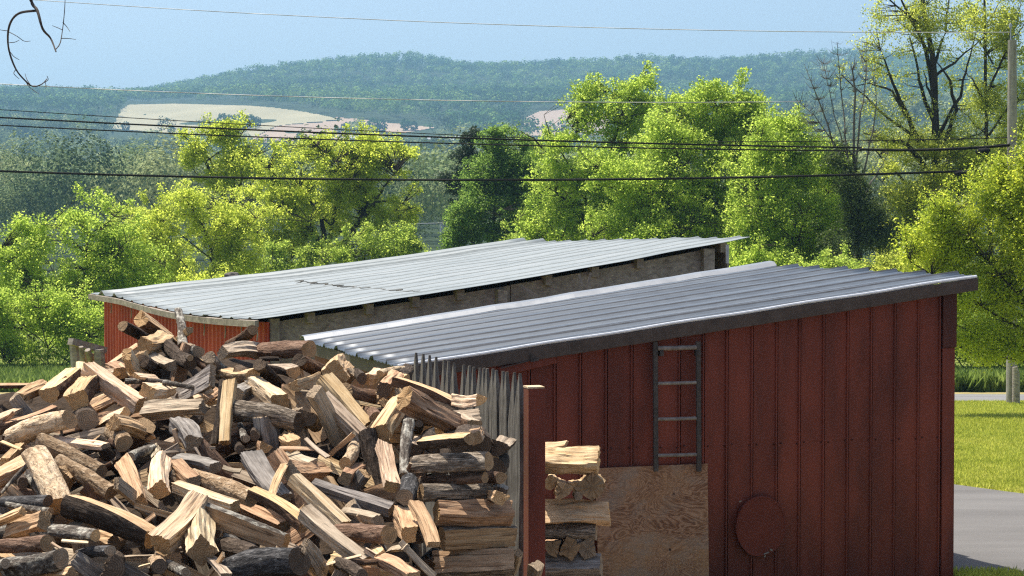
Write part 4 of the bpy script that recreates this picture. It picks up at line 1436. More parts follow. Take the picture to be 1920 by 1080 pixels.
def m_ground():
    t = NT('grass_and_forest_floor')
    n = t.noise(t.coord((1, 1, 1)), .9, 6, .65)
    n2 = t.noise(t.coord((.35, 1.0, 1)), .28, 5, .65)
    n3 = t.noise(t.coord((1, 1, 1)), 14, 4, .7)
    col = t.ramp(t.math('ADD', t.math('MULTIPLY', n, .5), t.math('MULTIPLY', n3, .5)), [(.3, (.075, .12, .018)), (.5, (.20, .245, .036)), (.72, (.36, .35, .09))])
    col = t.mix(t.ramp(n2, [(.45, (0, 0, 0)), (.65, (.55, .55, .55))]), col, (.30, .30, .085))
    sp = t.n('ShaderNodeSeparateXYZ')
    t.t.links.new(t.coord((1, 1, 1)), sp.inputs[0])
    far = t.n('ShaderNodeMapRange')
    t.t.links.new(sp.outputs[1], far.inputs[0])
    far.inputs[1].default_value = 64; far.inputs[2].default_value = 130
    col = t.mix(far.outputs[0], col, (.028, .045, .016))
    dirt = t.n('ShaderNodeMapRange')
    t.t.links.new(sp.outputs[1], dirt.inputs[0])
    dirt.inputs[1].default_value = 17.2; dirt.inputs[2].default_value = 16.2
    dcol = t.ramp(t.math('ADD', t.math('MULTIPLY', n, .5), t.math('MULTIPLY', n3, .5)), [(.3, (.13, .10, .075)), (.7, (.27, .225, .175))])
    col = t.mix(dirt.outputs[0], col, dcol)
    return t.bsdf(col, .95, 0, .1, n3, .6, .03)


M_GROUND = m_ground()
ds = np.concatenate([np.linspace(-12, 62, 75), np.geomspace(64, 4200, 120)])
ks = np.concatenate([np.linspace(-.8, -.3, 30)[:-1], np.linspace(-.3, .3, 121), np.linspace(.3, .8, 30)[1:]])
GX, GY = np.meshgrid(ks, ds)
X = GX * (GY + 45); Y = GY
Z = terr(X.ravel(), Y.ravel())
nr, nc = X.shape
idx = np.arange(nr * nc).reshape(nr, nc)
Q = np.stack([idx[:-1, :-1].ravel(), idx[:-1, 1:].ravel(), idx[1:, 1:].ravel(), idx[1:, :-1].ravel()], 1)
o = np_mesh('ground', np.stack([X.ravel(), Y.ravel(), Z], 1), Q, M_GROUND, smooth=True)
tag(o, 'grassy ground falling away into the valley and rising to the far hills', kind='structure')


def strip(name, lowf, highf, xs, n, off, mat, label):
    V, Q = [], []
    for i, x in enumerate(xs):
        a, b = lowf(x), highf(x)
        for j in range(n + 1):
            y = a + (b - a) * j / n
            V.append((x, y, 0))
    V = np.array(V)
    V[:, 2] = terr(V[:, 0], V[:, 1]) + off
    for i in range(len(xs) - 1):
        for j in range(n):
            q = i * (n + 1) + j
            Q.append((q, q + n + 1, q + n + 2, q + 1))
    o = np_mesh(name, V, Q, mat, smooth=True)
    return tag(o, label, kind='structure')


def m_asphalt(name, c0, c1):
    t = NT(name)
    n = t.noise(t.coord((1, 1, 1)), 60, 4, .7)
    n2 = t.noise(t.coord((.25, 1.2, 1)), 1.0, 5, .6)
    vo = t.noise(t.coord((1, 1, 1)), 160, 2, .5)
    col = t.ramp(t.math('ADD', t.math('MULTIPLY', n, .4), t.math('MULTIPLY', n2, .6)), [(.34, c0), (.68, c1)])
    col = t.mix(t.ramp(vo, [(.62, (0, 0, 0)), (.72, (.6, .6, .6))]), col, tuple(min(1, x * 1.8) for x in c1))
    return t.bsdf(col, .9, 0, .25, n, .4, .004)


g1, g2 = ground_at(1790, 1072), ground_at(1850, 1079)
e1, e2 = ground_at(1790, 909), ground_at(1920, 926)
sl1 = (g2.y - g1.y) / (g2.x - g1.x)
sl2 = (e2.y - e1.y) / (e2.x - e1.x)
strip('driveway', lambda x: g1.y + sl1 * (x - g1.x) + .05 * math.sin(x * 3), lambda x: e1.y + sl2 * (x - e1.x) + .03 * math.sin(x * 7) + .02 * math.sin(x * 17),
      np.linspace(3.4, 26, 120), 20, .005, m_asphalt('driveway_asphalt', (.095, .091, .088), (.155, .15, .145)), 'grey asphalt driveway beside the red shed')  # mottled grey of the asphalt itself
strip('road', lambda x: 54.3 + .10 * math.sin(x * .8), lambda x: 58.6 + .08 * math.sin(x * 1.1), np.linspace(-45, 60, 160), 6, .006,
      m_asphalt('pale_road_asphalt', (.13, .13, .13), (.19, .19, .188)), 'narrow pale asphalt road beyond the lawn')
strip('verge', lambda x: 58.8, lambda x: 60.4 + .5 * math.sin(x * .7), np.linspace(-45, 60, 90), 3, .004,
      m_plain('dry_verge', (.20, .17, .07), (.33, .27, .12), 3, .95), 'dry straw coloured road verge')

# ---------------------------------------------------------------- leaves
def unit(v): return v / np.maximum(np.linalg.norm(v, axis=1, keepdims=True), 1e-9)


def kites(C, L, Wd, upb, r, out=None, ob=0.0):
    """kite shaped leaf faces; C centres, L lengths, Wd widths"""
    n = len(C)
    N = r.normal(size=(n, 3))
    N[:, 2] += upb
    if out is not None: N += out * ob
    N = unit(N)
    T = np.cross(N, r.normal(size=(n, 3)))
    T = unit(T)
    B = np.cross(N, T)
    L = L[:, None]; Wd = Wd[:, None]
    V = np.stack([C - T * L * .5, C + B * Wd * .5 + T * L * .08, C + T * L * .5, C - B * Wd * .5 + T * L * .08], 1)
    return V.reshape(-1, 3), np.arange(4 * n).reshape(n, 4)


def m_leaf(name, c0, c1, c2, trans=.4, rough=.55, spec=.25, tint=False):
    t = NT(name)
    g = t.n('ShaderNodeNewGeometry')
    n = t.noise(t.coord((1, 1, 1)), .8, 3, .6)
    f = t.math('ADD', t.math('MULTIPLY', g.outputs['Random Per Island'], .34), t.math('MULTIPLY', n, .66))
    if tint:
        at = t.n('ShaderNodeAttribute', attribute_name='tint')
        f = t.math('ADD', t.math('MULTIPLY', g.outputs['Random Per Island'], .3), t.math('MULTIPLY', at.outputs['Fac'], .7))
    col = t.ramp(f, [(.2, c0), (.5, c1), (.8, c2)])
    b = t.n('ShaderNodeBsdfPrincipled')
    t.set(b.inputs['Base Color'], col)
    b.inputs['Roughness'].default_value = rough
    b.inputs['Specular IOR Level'].default_value = spec
    if trans > 0:
        tr = t.n('ShaderNodeBsdfTranslucent')
        t.set(tr.inputs[0], t.hsv(col, .490, .96, 1.75))
        mx = t.n('ShaderNodeMixShader')
        mx.inputs[0].default_value = trans
        t.t.links.new(b.outputs[0], mx.inputs[1])
        t.t.links.new(tr.outputs[0], mx.inputs[2])
        t.t.links.new(mx.outputs[0], t.out.inputs[0])
    else:
        t.t.links.new(b.outputs[0], t.out.inputs[0])
    return t.m


LEAF = {
    'yellow': m_leaf('leaf_yellow_green', (.190, .250, .028), (.345, .420, .048), (.475, .535, .080), .68),
    'green': m_leaf('leaf_fresh_green', (.148, .238, .028), (.275, .385, .048), (.405, .495, .080), .68),
    'mid': m_leaf('leaf_mid_green', (.132, .215, .028), (.248, .345, .048), (.370, .450, .080), .67),
    'dark': m_leaf('leaf_dark_green', (.055, .120, .020), (.125, .225, .034), (.225, .325, .056), .62),
    'ivy': m_leaf('leaf_ivy', (.024, .044, .013), (.056, .088, .022), (.11, .15, .036), .4),
    'olive': m_leaf('leaf_olive', (.160, .205, .026), (.290, .345, .045), (.415, .455, .074), .70),
    'bright': m_leaf('leaf_glossy_yellow', (.145, .220, .016), (.310, .385, .028), (.530, .560, .050), .62, .4, .45),
    'pine': m_leaf('leaf_needles', (.022, .042, .022), (.040, .068, .032), (.07, .10, .046), .2),
}
M_TRUNK = m_bark('tree_bark', (.012, .010, .008), (.035, .028, .022), (.075, .062, .05), (6, 6, 2))
M_TRUNKG = m_bark('tree_bark_grey', (.07, .062, .054), (.13, .118, .104), (.20, .185, .165), (6, 6, 2))


def tree(name, label, cat, d, ells, trunk, mat, n_leaf, leaf, seed, ncl=None, clr=.44, gap=.46, group=None, bark=None, limbs=12, upb=.5,
         shape=.55, tw=.016, tr=.14, zs=.8, twigs=True, dd=0.0, stems=(), up_t=0.0, spires=1):
    """ells: (px, py, rx, ry) of crown lobes in the photograph, d metres ahead; trunk: list of pixel points, foot first"""
    r = np.random.default_rng(seed)
    rr = random.Random(seed)
    k = d / F
    leaf *= .58
    ncl = ncl or max(60, n_leaf // 48)
    n_leaf = int(n_leaf * 2.1)
    E = []
    for (px, py, rx, ry) in ells:
        c = P(px, py, d + rr.uniform(-.25, .25) * min(rx, ry) * k)
        E.append((np.array(c), np.array([rx * k, max(rx, ry) * k * zs, ry * k])))
    sub = []
    for c_, s_ in E:
        for q in range(4):
            u = unit(r.normal(size=(1, 3)))[0]
            sub.append((c_ + u * s_ * r.uniform(.6, .85), s_ * r.uniform(.32, .5) * np.array([1, 1, r.uniform(.8, 1.3)])))
    E = [(c_, s_ * np.array([.98, .9, .92])) for c_, s_ in E] + sub
    vol = np.array([np.prod(e[1]) ** .66 for e in E])
    ncl = ncl or max(60, n_leaf // 42)
    C = []
    tries = 0
    while len(C) < ncl and tries < 40:
        tries += 1
        which = r.choice(len(E), ncl * 2, p=vol / vol.sum())
        U_ = unit(r.normal(size=(ncl * 2, 3))) * (r.random((ncl * 2, 1)) ** .42)
        pts = np.stack([E[w][0] for w in which]) + U_ * np.stack([E[w][1] for w in which])
        s = max(.8, np.mean([e[1].min() for e in E]) * .75)
        nv = .6 * vnoise(pts[:, 0] + pts[:, 1] * .5, pts[:, 2], s, seed % 13) + .4 * vnoise(pts[:, 1] * .8, pts[:, 2] + pts[:, 0] * .3, s * .5, seed % 7 + 3)
        C += list(pts[nv > gap])
    C = C[:ncl]
    # loose sprays that break up the outline
    ns_ = int(ncl * .16)
    which = r.choice(len(E), ns_, p=vol / vol.sum())
    Uo = unit(r.normal(size=(ns_, 3)))
    Uo[:, 2] = np.abs(Uo[:, 2]) * 1.2 - .2
    C += list(np.stack([E[w][0] for w in which]) + Uo * np.stack([E[w][1] for w in which]) * r.uniform(.98, 1.22, (ns_, 1)))
    sp_n = max(6, int(ncl * .05)) * spires
    for q in range(sp_n):
        w_ = int(r.choice(len(E), p=vol / vol.sum()))
        u = unit(r.normal(size=(1, 3)) * np.array([[1, 1, .3]]) + np.array([[0, 0, .9]]))[0]
        base = E[w_][0] + u * E[w_][1] * .95
        lean = np.array([r.normal(0, .25), r.normal(0, .25), 1.0]) + u * .4
        for h in (.15, .5, .85, 1.15)[:int(r.integers(2, 5))]:
            C.append(base + lean * h * clr * .95); ns_ += 1
    C = np.array(C)
    small = np.ones(len(C)); small[-ns_:] = .5
    # limbs: from the trunk to far apart cluster centres, clusters hang on the nearest limb
    T = [P(px, py, d) for px, py in trunk]
    foot = T[0]
    gzf = gz(foot.x, foot.y + dd)
    if foot.z > gzf:
        T = [Vector((foot.x + rr.uniform(-.1, .1), foot.y, gzf - .1))] + T
    o = empty(name, (T[0].x, T[0].y, gzf), label, cat, group)
    mb = MB()
    # resample the trunk
    def curve(pts, n, wob):
        out = []
        for i in range(n + 1):
            f = i / n * (len(pts) - 1)
            a = min(int(f), len(pts) - 2)
            q = pts[a].lerp(pts[a + 1], f - a)
            w = mnoise.noise_vector(Vector((i * .6, seed * 1.7, wob * 40))) * wob * math.sin(math.pi * i / n)
            out.append(q + w)
        return out
    tc = curve(T, 14, .12 * tr / .14)
    mb.tube(tc, [tr * (1 - .72 * i / 14) for i in range(15)], 9)
    nodes = [(p, tr * (1 - .72 * i / 14)) for i, p in enumerate(tc)]
    for sp in stems:
        q = [P(x, y, d + rr.uniform(-.6, .6) * (1 if i else 0)) for i, (x, y) in enumerate(sp)]
        cv = curve(q, 12, .10)
        r0 = min(nodes, key=lambda n_: (n_[0] - q[0]).length)[1] * .75
        rs = [max(tw * .8, r0 * (1 - .85 * i / 12)) for i in range(13)]
        mb.tube(cv, rs, 6, False)
        nodes += list(zip(cv[1:], rs[1:]))
    sel = [int(r.integers(len(C)))]
    dist = np.linalg.norm(C - C[sel[0]], axis=1)
    for _ in range(limbs - 1):
        j = int(np.argmax(dist)); sel.append(j)
        dist = np.minimum(dist, np.linalg.norm(C - C[j], axis=1))
    for j in (sel if limbs else []):
        tgt = Vector(C[j])
        # leave the trunk well below the target
        best, bd = None, 1e9
        for (p, rad) in nodes[4:15]:
            dz = tgt.z - p.z
            hd = math.hypot(tgt.x - p.x, tgt.y - p.y)
            cost = abs(dz - hd * .9) + (p - tgt).length * .25
            if cost < bd: best, bd = (p, rad), cost
        p, rad = best
        mid = p.lerp(tgt, .5) + Vector((0, 0, -.08 * (p - tgt).length)) + mnoise.noise_vector(tgt * 3.1) * (.12 * (p - tgt).length)
        cv = [p.lerp(mid, i / 4) if i <= 4 else mid.lerp(tgt, (i - 4) / 4) for i in range(9)]
        cv = [q + (p.lerp(tgt, i / 8) - q) * .35 + mnoise.noise_vector(q * 2.2) * (.10 if 0 < i < 8 else 0) for i, q in enumerate(cv)]
        rs = [max(tw, rad * .55 * (1 - .8 * i / 8)) for i in range(9)]
        mb.tube(cv, rs, 6, False)
        nodes += list(zip(cv[2:], rs[2:]))
    NP_ = np.array([list(n_[0]) for n_ in nodes]); NRd = np.array([n_[1] for n_ in nodes])
    if twigs:
        for c in C:
            dv = np.linalg.norm(NP_ - c, axis=1)
            j = int(np.argmin(dv + 1.2 * np.maximum(0, NP_[:, 2] - c[2])))
            a, b = Vector(NP_[j]), Vector(c)
            m_ = a.lerp(b, .5) + mnoise.noise_vector(b * 4) * dv[j] * .15
            b = b + Vector((0, 0, up_t * dv[j]))
            mb.tube([a, m_, b], [max(tw * .6, min(tw * 1.3, NRd[j] * .6)), tw * .6, tw * .3], 4, False)
    mb.build('trunk', bark or M_TRUNK, o, smooth=60)
    if n_leaf:
        per = np.maximum(1, (n_leaf / len(C)) * r.uniform(.5, 1.5, len(C)) * small).astype(int)
        ci = np.repeat(np.arange(len(C)), per)
        cr = (clr * r.uniform(.6, 1.4, len(C)) * (.4 + .6 * small))[ci]
        off = unit(r.normal(size=(len(ci), 3))) * (r.random((len(ci), 1)) ** shape) * cr[:, None]
        off[:, 2] *= .75
        pos = C[ci] + off
        pos[:, 2] -= .12 * (off[:, 0] ** 2 + off[:, 1] ** 2) / np.maximum(cr, .1)
        L = leaf * r.uniform(.65, 1.35, len(ci))
        V, Q = kites(pos, L, L * r.uniform(.5, .8, len(ci)), upb, r)
        np_mesh('crown', V, Q, LEAF[mat], o)
    return o


TG = 'leafy trees in the row behind the sheds'
tree('leafy_tree', 'broad fresh green tree at the left edge behind the heap', 'tree', 76,
     [(175, 425, 75, 62), (215, 455, 60, 60), (95, 500, 90, 75), (225, 520, 80, 80), (55, 470, 60, 60), (160, 570, 105, 80), (40, 570, 70, 80), (255, 590, 60, 60)], [(150, 690), (150, 590), (165, 440)], 'green', 40000, .17, 21, gap=.40, group=TG, limbs=16)
tree('leafy_bush', 'bright low bush at the left edge in front of the broad tree', 'bush', 70,
     [(60, 640, 85, 52), (150, 628, 62, 55), (15, 600, 50, 70), (110, 590, 60, 45)], [(90, 705), (90, 650)], 'green', 18000, .15, 22, gap=.40, limbs=8, tr=.05)
tree('leafy_tree', 'tall slender tree with a forked dark stem rising highest at left', 'tree', 100,
     [(385, 262, 42, 26), (455, 262, 40, 34), (365, 290, 26, 34), (440, 318, 46, 42), (425, 240, 30, 14), (480, 300, 16, 40), (395, 355, 45, 34), (350, 255, 14, 14)], [(436, 520), (434, 405), (412, 350), (375, 285)], 'yellow', 10500, .21, 23, gap=.49, clr=.52, group=TG, tr=.21, tw=.028, limbs=8,
     stems=[[(434, 405), (450, 350), (458, 300), (450, 258)], [(412, 350), (395, 300), (365, 270)], [(434, 380), (440, 330), (425, 270)]])
tree('leafy_tree', 'airy yellow green tree below the tall slender one, sky light in its gaps', 'tree', 88,
     [(340, 400, 75, 60), (410, 420, 66, 66), (290, 460, 55, 60), (370, 490, 90, 60), (450, 440, 50, 80), (300, 540, 75, 50), (440, 520, 70, 46), (250, 500, 40, 60)], [(412, 560), (405, 500), (380, 420)], 'yellow', 27000, .18, 24, gap=.455, group=TG, limbs=13)
tree('leafy_tree', 'big golden green tree left of centre with dark bare limbs on its right', 'tree', 96,
     [(620, 308, 105, 55), (540, 330, 75, 60), (715, 320, 72, 70), (505, 400, 75, 75), (600, 385, 110, 60), (700, 285, 55, 35), (555, 445, 80, 70), (748, 395, 36, 70), (480, 470, 60, 55), (680, 380, 70, 60), (535, 290, 30, 30), (760, 300, 24, 30), (690, 255, 18, 14), (600, 275, 30, 20)],
     [(590, 540), (615, 480), (660, 440), (705, 375)], 'yellow', 40000, .20, 25, gap=.465, group=TG, tr=.34, tw=.034, limbs=12,
     stems=[[(600, 515), (620, 440), (632, 370), (640, 320)], [(615, 480), (600, 400), (560, 350)], [(660, 440), (700, 430), (745, 410)], [(660, 440), (690, 380), (740, 375), (770, 390)], [(690, 400), (720, 350), (745, 320)], [(615, 480), (580, 420), (530, 390)]])
tree('leafy_tree', 'shaded green understorey tree at the foot of the golden green tree', 'tree', 93,
     [(690, 465, 75, 40), (750, 455, 40, 40), (600, 485, 70, 35), (520, 495, 60, 40)], [(680, 540), (685, 470)], 'mid', 15000, .19, 26, gap=.42, limbs=9, tr=.08)
tree('leafy_tree', 'dense deep green tree in the middle behind the roof peak', 'tree', 98,
     [(935, 270, 40, 38), (905, 340, 62, 58), (960, 340, 55, 75), (905, 415, 72, 66), (985, 430, 66, 70), (990, 350, 40, 56), (870, 460, 46, 44), (930, 250, 26, 18)], [(925, 540), (925, 430), (930, 290)], 'dark', 34000, .20, 27, gap=.37, group=TG, tr=.17)
pt = tree('pine_tree', 'dark ragged pine top standing left of the deep green tree', 'tree', 104,
     [(885, 256, 20, 12), (872, 292, 28, 16), (882, 325, 36, 16), (862, 355, 30, 12), (835, 335, 24, 8), (880, 390, 34, 20)], [(888, 560), (886, 400), (884, 240)], 'pine', 9000, .20, 28, gap=.3, clr=.4, limbs=14, tr=.17, shape=.5)
tree('leafy_tree', 'tallest rounded green tree right of centre, thin reddish twigs on its left', 'tree', 88,
     [(1195, 165, 42, 30), (1140, 190, 58, 42), (1195, 225, 72, 64), (1075, 240, 48, 50), (1130, 265, 80, 60), (1050, 310, 62, 56), (1195, 320, 90, 72), (1070, 360, 85, 66), (1150, 400, 100, 66), (1035, 425, 70, 56), (1120, 450, 110, 40), (1085, 195, 26, 26), (1225, 380, 50, 85), (1230, 450, 60, 44)],
     [(1110, 540), (1110, 440), (1130, 330), (1175, 190)], 'green', 54000, .185, 29, gap=.39, group=TG, tr=.2, limbs=16,
     stems=[[(1110, 420), (1090, 350), (1040, 300), (1000, 260), (975, 245)], [(1100, 380), (1060, 300), (1030, 250), (1020, 215)], [(1115, 430), (1070, 380), (1010, 340)]])
tree('leafy_tree', 'wide lime green tree right of the tallest one', 'tree', 82,
     [(1345, 198, 90, 42), (1265, 222, 60, 50), (1300, 280, 105, 66), (1385, 270, 62, 66), (1255, 350, 85, 75), (1350, 365, 90, 75), (1405, 200, 26, 40), (1300, 440, 110, 50), (1230, 270, 40, 60), (1400, 430, 70, 60), (1425, 340, 52, 90), (1205, 350, 44, 80), (1205, 440, 50, 60)],
     [(1320, 540), (1320, 430), (1330, 300), (1345, 200)], 'green', 60000, .175, 30, gap=.385, group=TG, tr=.2, limbs=17)
tree('leafy_tree', 'lower green tree between the lime one and the ivy covered stem', 'tree', 76,
     [(1485, 255, 46, 36), (1455, 320, 58, 58), (1530, 310, 44, 58), (1470, 410, 110, 62), (1550, 400, 44, 66), (1440, 475, 70, 44), (1530, 480, 66, 40), (1430, 270, 44, 56), (1420, 370, 50, 80), (1565, 350, 30, 70)],
     [(1490, 560), (1490, 440), (1490, 290)], 'green', 46000, .165, 31, gap=.36, group=TG, tr=.13)
tree('ivy_tree', 'dark ivy smothered stem at the foot of the bare tree', 'tree', 73,
     [(1590, 335, 26, 48), (1615, 400, 32, 60), (1645, 440, 38, 60), (1590, 460, 46, 50), (1640, 490, 60, 36), (1565, 290, 22, 24)],
     [(1612, 560), (1612, 430), (1600, 290)], 'ivy', 12000, .15, 32, gap=.50, tr=.16, limbs=10)
tree('bare_tree', 'leafless grey tree with upright branches above the ivy', 'tree', 74,
     [(1545, 160, 40, 60), (1580, 130, 40, 60), (1625, 150, 34, 70), (1520, 210, 36, 50), (1580, 260, 60, 50), (1640, 270, 36, 50)],
     [(1606, 560), (1606, 420), (1603, 330), (1598, 250), (1604, 180), (1598, 130)], 'ivy', 0, .1, 33, ncl=520, gap=.1, bark=M_TRUNKG, spires=0, tr=.095, limbs=0, tw=.011, zs=.5, up_t=.35,
     stems=[[(1605, 420), (1580, 320), (1550, 230), (1525, 165), (1508, 120)], [(1604, 400), (1588, 280), (1576, 170), (1570, 80)], [(1605, 380), (1628, 290), (1642, 200), (1640, 110)], [(1603, 350), (1565, 270), (1525, 215), (1492, 185)],
            [(1603, 330), (1612, 230), (1622, 150), (1625, 80)], [(1590, 300), (1560, 200), (1545, 120)], [(1606, 400), (1640, 330), (1665, 290)]])
tree('locust_tree', 'tall airy tree with dark forking limbs against the sky at right', 'tree', 80,
     [(1700, 50, 80, 60), (1765, 20, 70, 55), (1660, 110, 50, 48), (1715, 160, 70, 48), (1800, 110, 60, 60), (1780, 250, 85, 50), (1690, 275, 62, 30), (1630, 185, 40, 34), (1740, -60, 110, 60), (1640, 50, 22, 40), (1560, 162, 45, 14), (1700, 230, 60, 24), (1645, 255, 40, 16)],
     [(1760, 560), (1757, 330), (1757, 240), (1750, 130), (1735, 30), (1722, -80)], 'olive', 16000, .14, 34, gap=.49, clr=.55, tr=.24, limbs=8, tw=.022, group=TG,
     stems=[[(1756, 210), (1738, 100), (1712, 40), (1690, 0), (1678, -50)], [(1750, 130), (1772, 60), (1780, 0), (1785, -50)], [(1770, 280), (1792, 205), (1782, 150), (1755, 115)], [(1740, 300), (1712, 245), (1690, 190), (1668, 140), (1652, 95)],
            [(1700, 220), (1672, 170), (1630, 155), (1590, 165)], [(1757, 240), (1730, 180), (1720, 120), (1705, 70)], [(1757, 260), (1800, 180), (1815, 120), (1830, 60)], [(1740, 320), (1700, 270), (1660, 262), (1620, 250)], [(1757, 300), (1790, 265), (1840, 250)]])
tree('locust_tree', 'second airy tree behind the utility pole, cut by the right edge', 'tree', 84,
     [(1855, 50, 60, 60), (1900, 130, 60, 60), (1850, 200, 55, 50), (1920, 230, 60, 60), (1890, -40, 80, 60), (1850, 290, 70, 40), (1905, 300, 50, 50)],
     [(1862, 560), (1850, 300), (1847, 130), (1845, -60)], 'olive', 20000, .16, 35, gap=.44, clr=.55, tr=.15, limbs=8, tw=.018, group=TG,
     stems=[[(1862, 120), (1835, 75), (1800, 50), (1772, 15)], [(1848, 180), (1880, 110), (1905, 50), (1915, 0)], [(1850, 260), (1890, 200), (1930, 180)], [(1849, 200), (1825, 150), (1800, 125)]])
tree('leafy_tree', 'olive green thicket tree between the ivy stem and the glossy tree', 'tree', 79,
     [(1690, 340, 62, 45), (1740, 390, 62, 55), (1670, 420, 52, 50), (1780, 320, 70, 44), (1720, 460, 84, 50), (1860, 330, 70, 44), (1790, 280, 60, 30)],
     [(1710, 560), (1712, 440), (1720, 340)], 'olive', 26000, .16, 36, gap=.43, tr=.11)
tree('glossy_tree', 'glossy yellow green broadleaf tree at the right edge in front of the utility pole', 'tree', 47,
     [(1790, 415, 62, 60), (1865, 350, 55, 52), (1750, 470, 62, 60), (1835, 490, 90, 78), (1925, 400, 62, 100), (1810, 570, 78, 66), (1900, 580, 74, 70), (1985, 480, 110, 150), (1850, 640, 66, 40), (1915, 640, 50, 40), (1935, 300, 40, 30), (1900, 330, 40, 40)],
     [(2080, 800), (2060, 580), (1995, 420)], 'bright', 66000, .110, 37, gap=.33, clr=.36, tr=.13, limbs=20, tw=.012)
tree('leafy_bush', 'dark leafy bush across the road beside the shed corner', 'bush', 63,
     [(1815, 640, 50, 42), (1870, 655, 50, 35), (1925, 645, 50, 45), (1780, 620, 40, 50), (1830, 590, 70, 40)], [(1840, 720), (1845, 650)], 'mid', 18000, .13, 38, gap=.38, limbs=8, tr=.05)
tree('leafy_tree', 'light green tree filling the back of the row between the left trees', 'tree', 108,
     [(255, 450, 60, 70), (310, 500, 60, 60), (230, 520, 60, 60)], [(255, 590), (255, 450)], 'yellow', 15000, .21, 39, gap=.40, group=TG)
tree('leafy_tree', 'light green tree showing between the tallest tree and the lime one', 'tree', 80,
     [(1215, 335, 100, 46), (1255, 400, 115, 56), (1185, 440, 100, 46), (1238, 262, 44, 40), (1330, 430, 90, 46), (1350, 340, 44, 66), (1130, 320, 56, 44), (1420, 420, 60, 46)], [(1228, 560), (1228, 400)], 'green', 40000, .17, 40, gap=.38, group=TG)
tree('leafy_tree', 'light green tree showing right of the lime one', 'tree', 100,
     [(1432, 280, 46, 66), (1428, 380, 64, 90), (1560, 360, 44, 70)], [(1432, 560), (1432, 400)], 'mid', 26000, .20, 44, gap=.38, group=TG)
tree('leafy_tree', 'light green tree behind the deep green one', 'tree', 112,
     [(1015, 330, 46, 60), (1020, 410, 60, 70), (985, 300, 30, 40)], [(1018, 560), (1018, 400)], 'mid', 15000, .21, 45, gap=.38, group=TG)
# undergrowth that closes the row behind the roofs
for i, (px, py, rx, ry, mt, d, lb) in enumerate([
    (420, 545, 80, 30, 'yellow', 84, 'low yellow green bush just above the left part of the white roof'),
    (990, 470, 60, 30, 'mid', 92, 'low green bush above the peak of the white roof'),
    (1250, 470, 90, 34, 'green', 80, 'low lime bush behind the right part of the white roof'),
    (1420, 500, 70, 30, 'green', 74, 'low bush behind the saw toothed end of the grey blue roof'),
    (1560, 505, 70, 26, 'mid', 70, 'low scrub right of the saw toothed roof end'),
    (1690, 510, 60, 30, 'olive', 68, 'olive scrub behind the high corner of the red shed'),
    (770, 500, 60, 26, 'mid', 99, 'low bush in the gap by the small distant pole')]):
    tree('low_bush', lb, 'bush', d, [(px, py, rx, ry), (px - rx * .5, py + ry * .6, rx * .7, ry), (px + rx * .5, py + ry * .5, rx * .7, ry)], [(px, py + 70), (px, py)], mt, 8000, .17, 60 + i,
         gap=.36, limbs=6, tr=.05)

# ---------------------------------------------------------------- far woods (nobody could count them)
def inpoly(px, py, poly):
    c = np.zeros(len(px), bool)
    n = len(poly)
    j = n - 1
    for i in range(n):
        xi, yi = poly[i]; xj, yj = poly[j]
        c ^= ((yi > py) != (yj > py)) & (px < (xj - xi) * (py - yi) / (yj - yi + 1e-9) + xi)
        j = i
    return c


FIELDS = {
    'hay_field': [(208, 243), (226, 207), (240, 197), (330, 195), (470, 199), (520, 203), (560, 208), (620, 219), (640, 226), (520, 237), (470, 262), (330, 252)],
    'ploughed_field': [(470, 262), (520, 237), (640, 226), (620, 219), (680, 224), (760, 234), (820, 240), (760, 250), (650, 268), (560, 282), (480, 280)],
    'stubble_field': [(970, 256), (985, 222), (1010, 209), (1060, 206), (1140, 214), (1150, 256)],
    'hill_meadow': [(1512, 131), (1560, 121), (1640, 120), (1650, 129)],
    'valley_meadow': [(1590, 292), (1640, 268), (1780, 262), (1800, 292)],
    'valley_lawn': [(0, 312), (60, 303), (210, 303), (350, 300), (360, 310), (200, 312)],
    'valley_pasture': [(120, 275), (150, 262), (190, 262), (170, 280)],
    'valley_clearing': [(760, 282), (800, 264), (900, 262), (960, 266), (900, 284)],
}


def rows(x, y):
    z = terr(x, y)
    return proj(x, y, z)


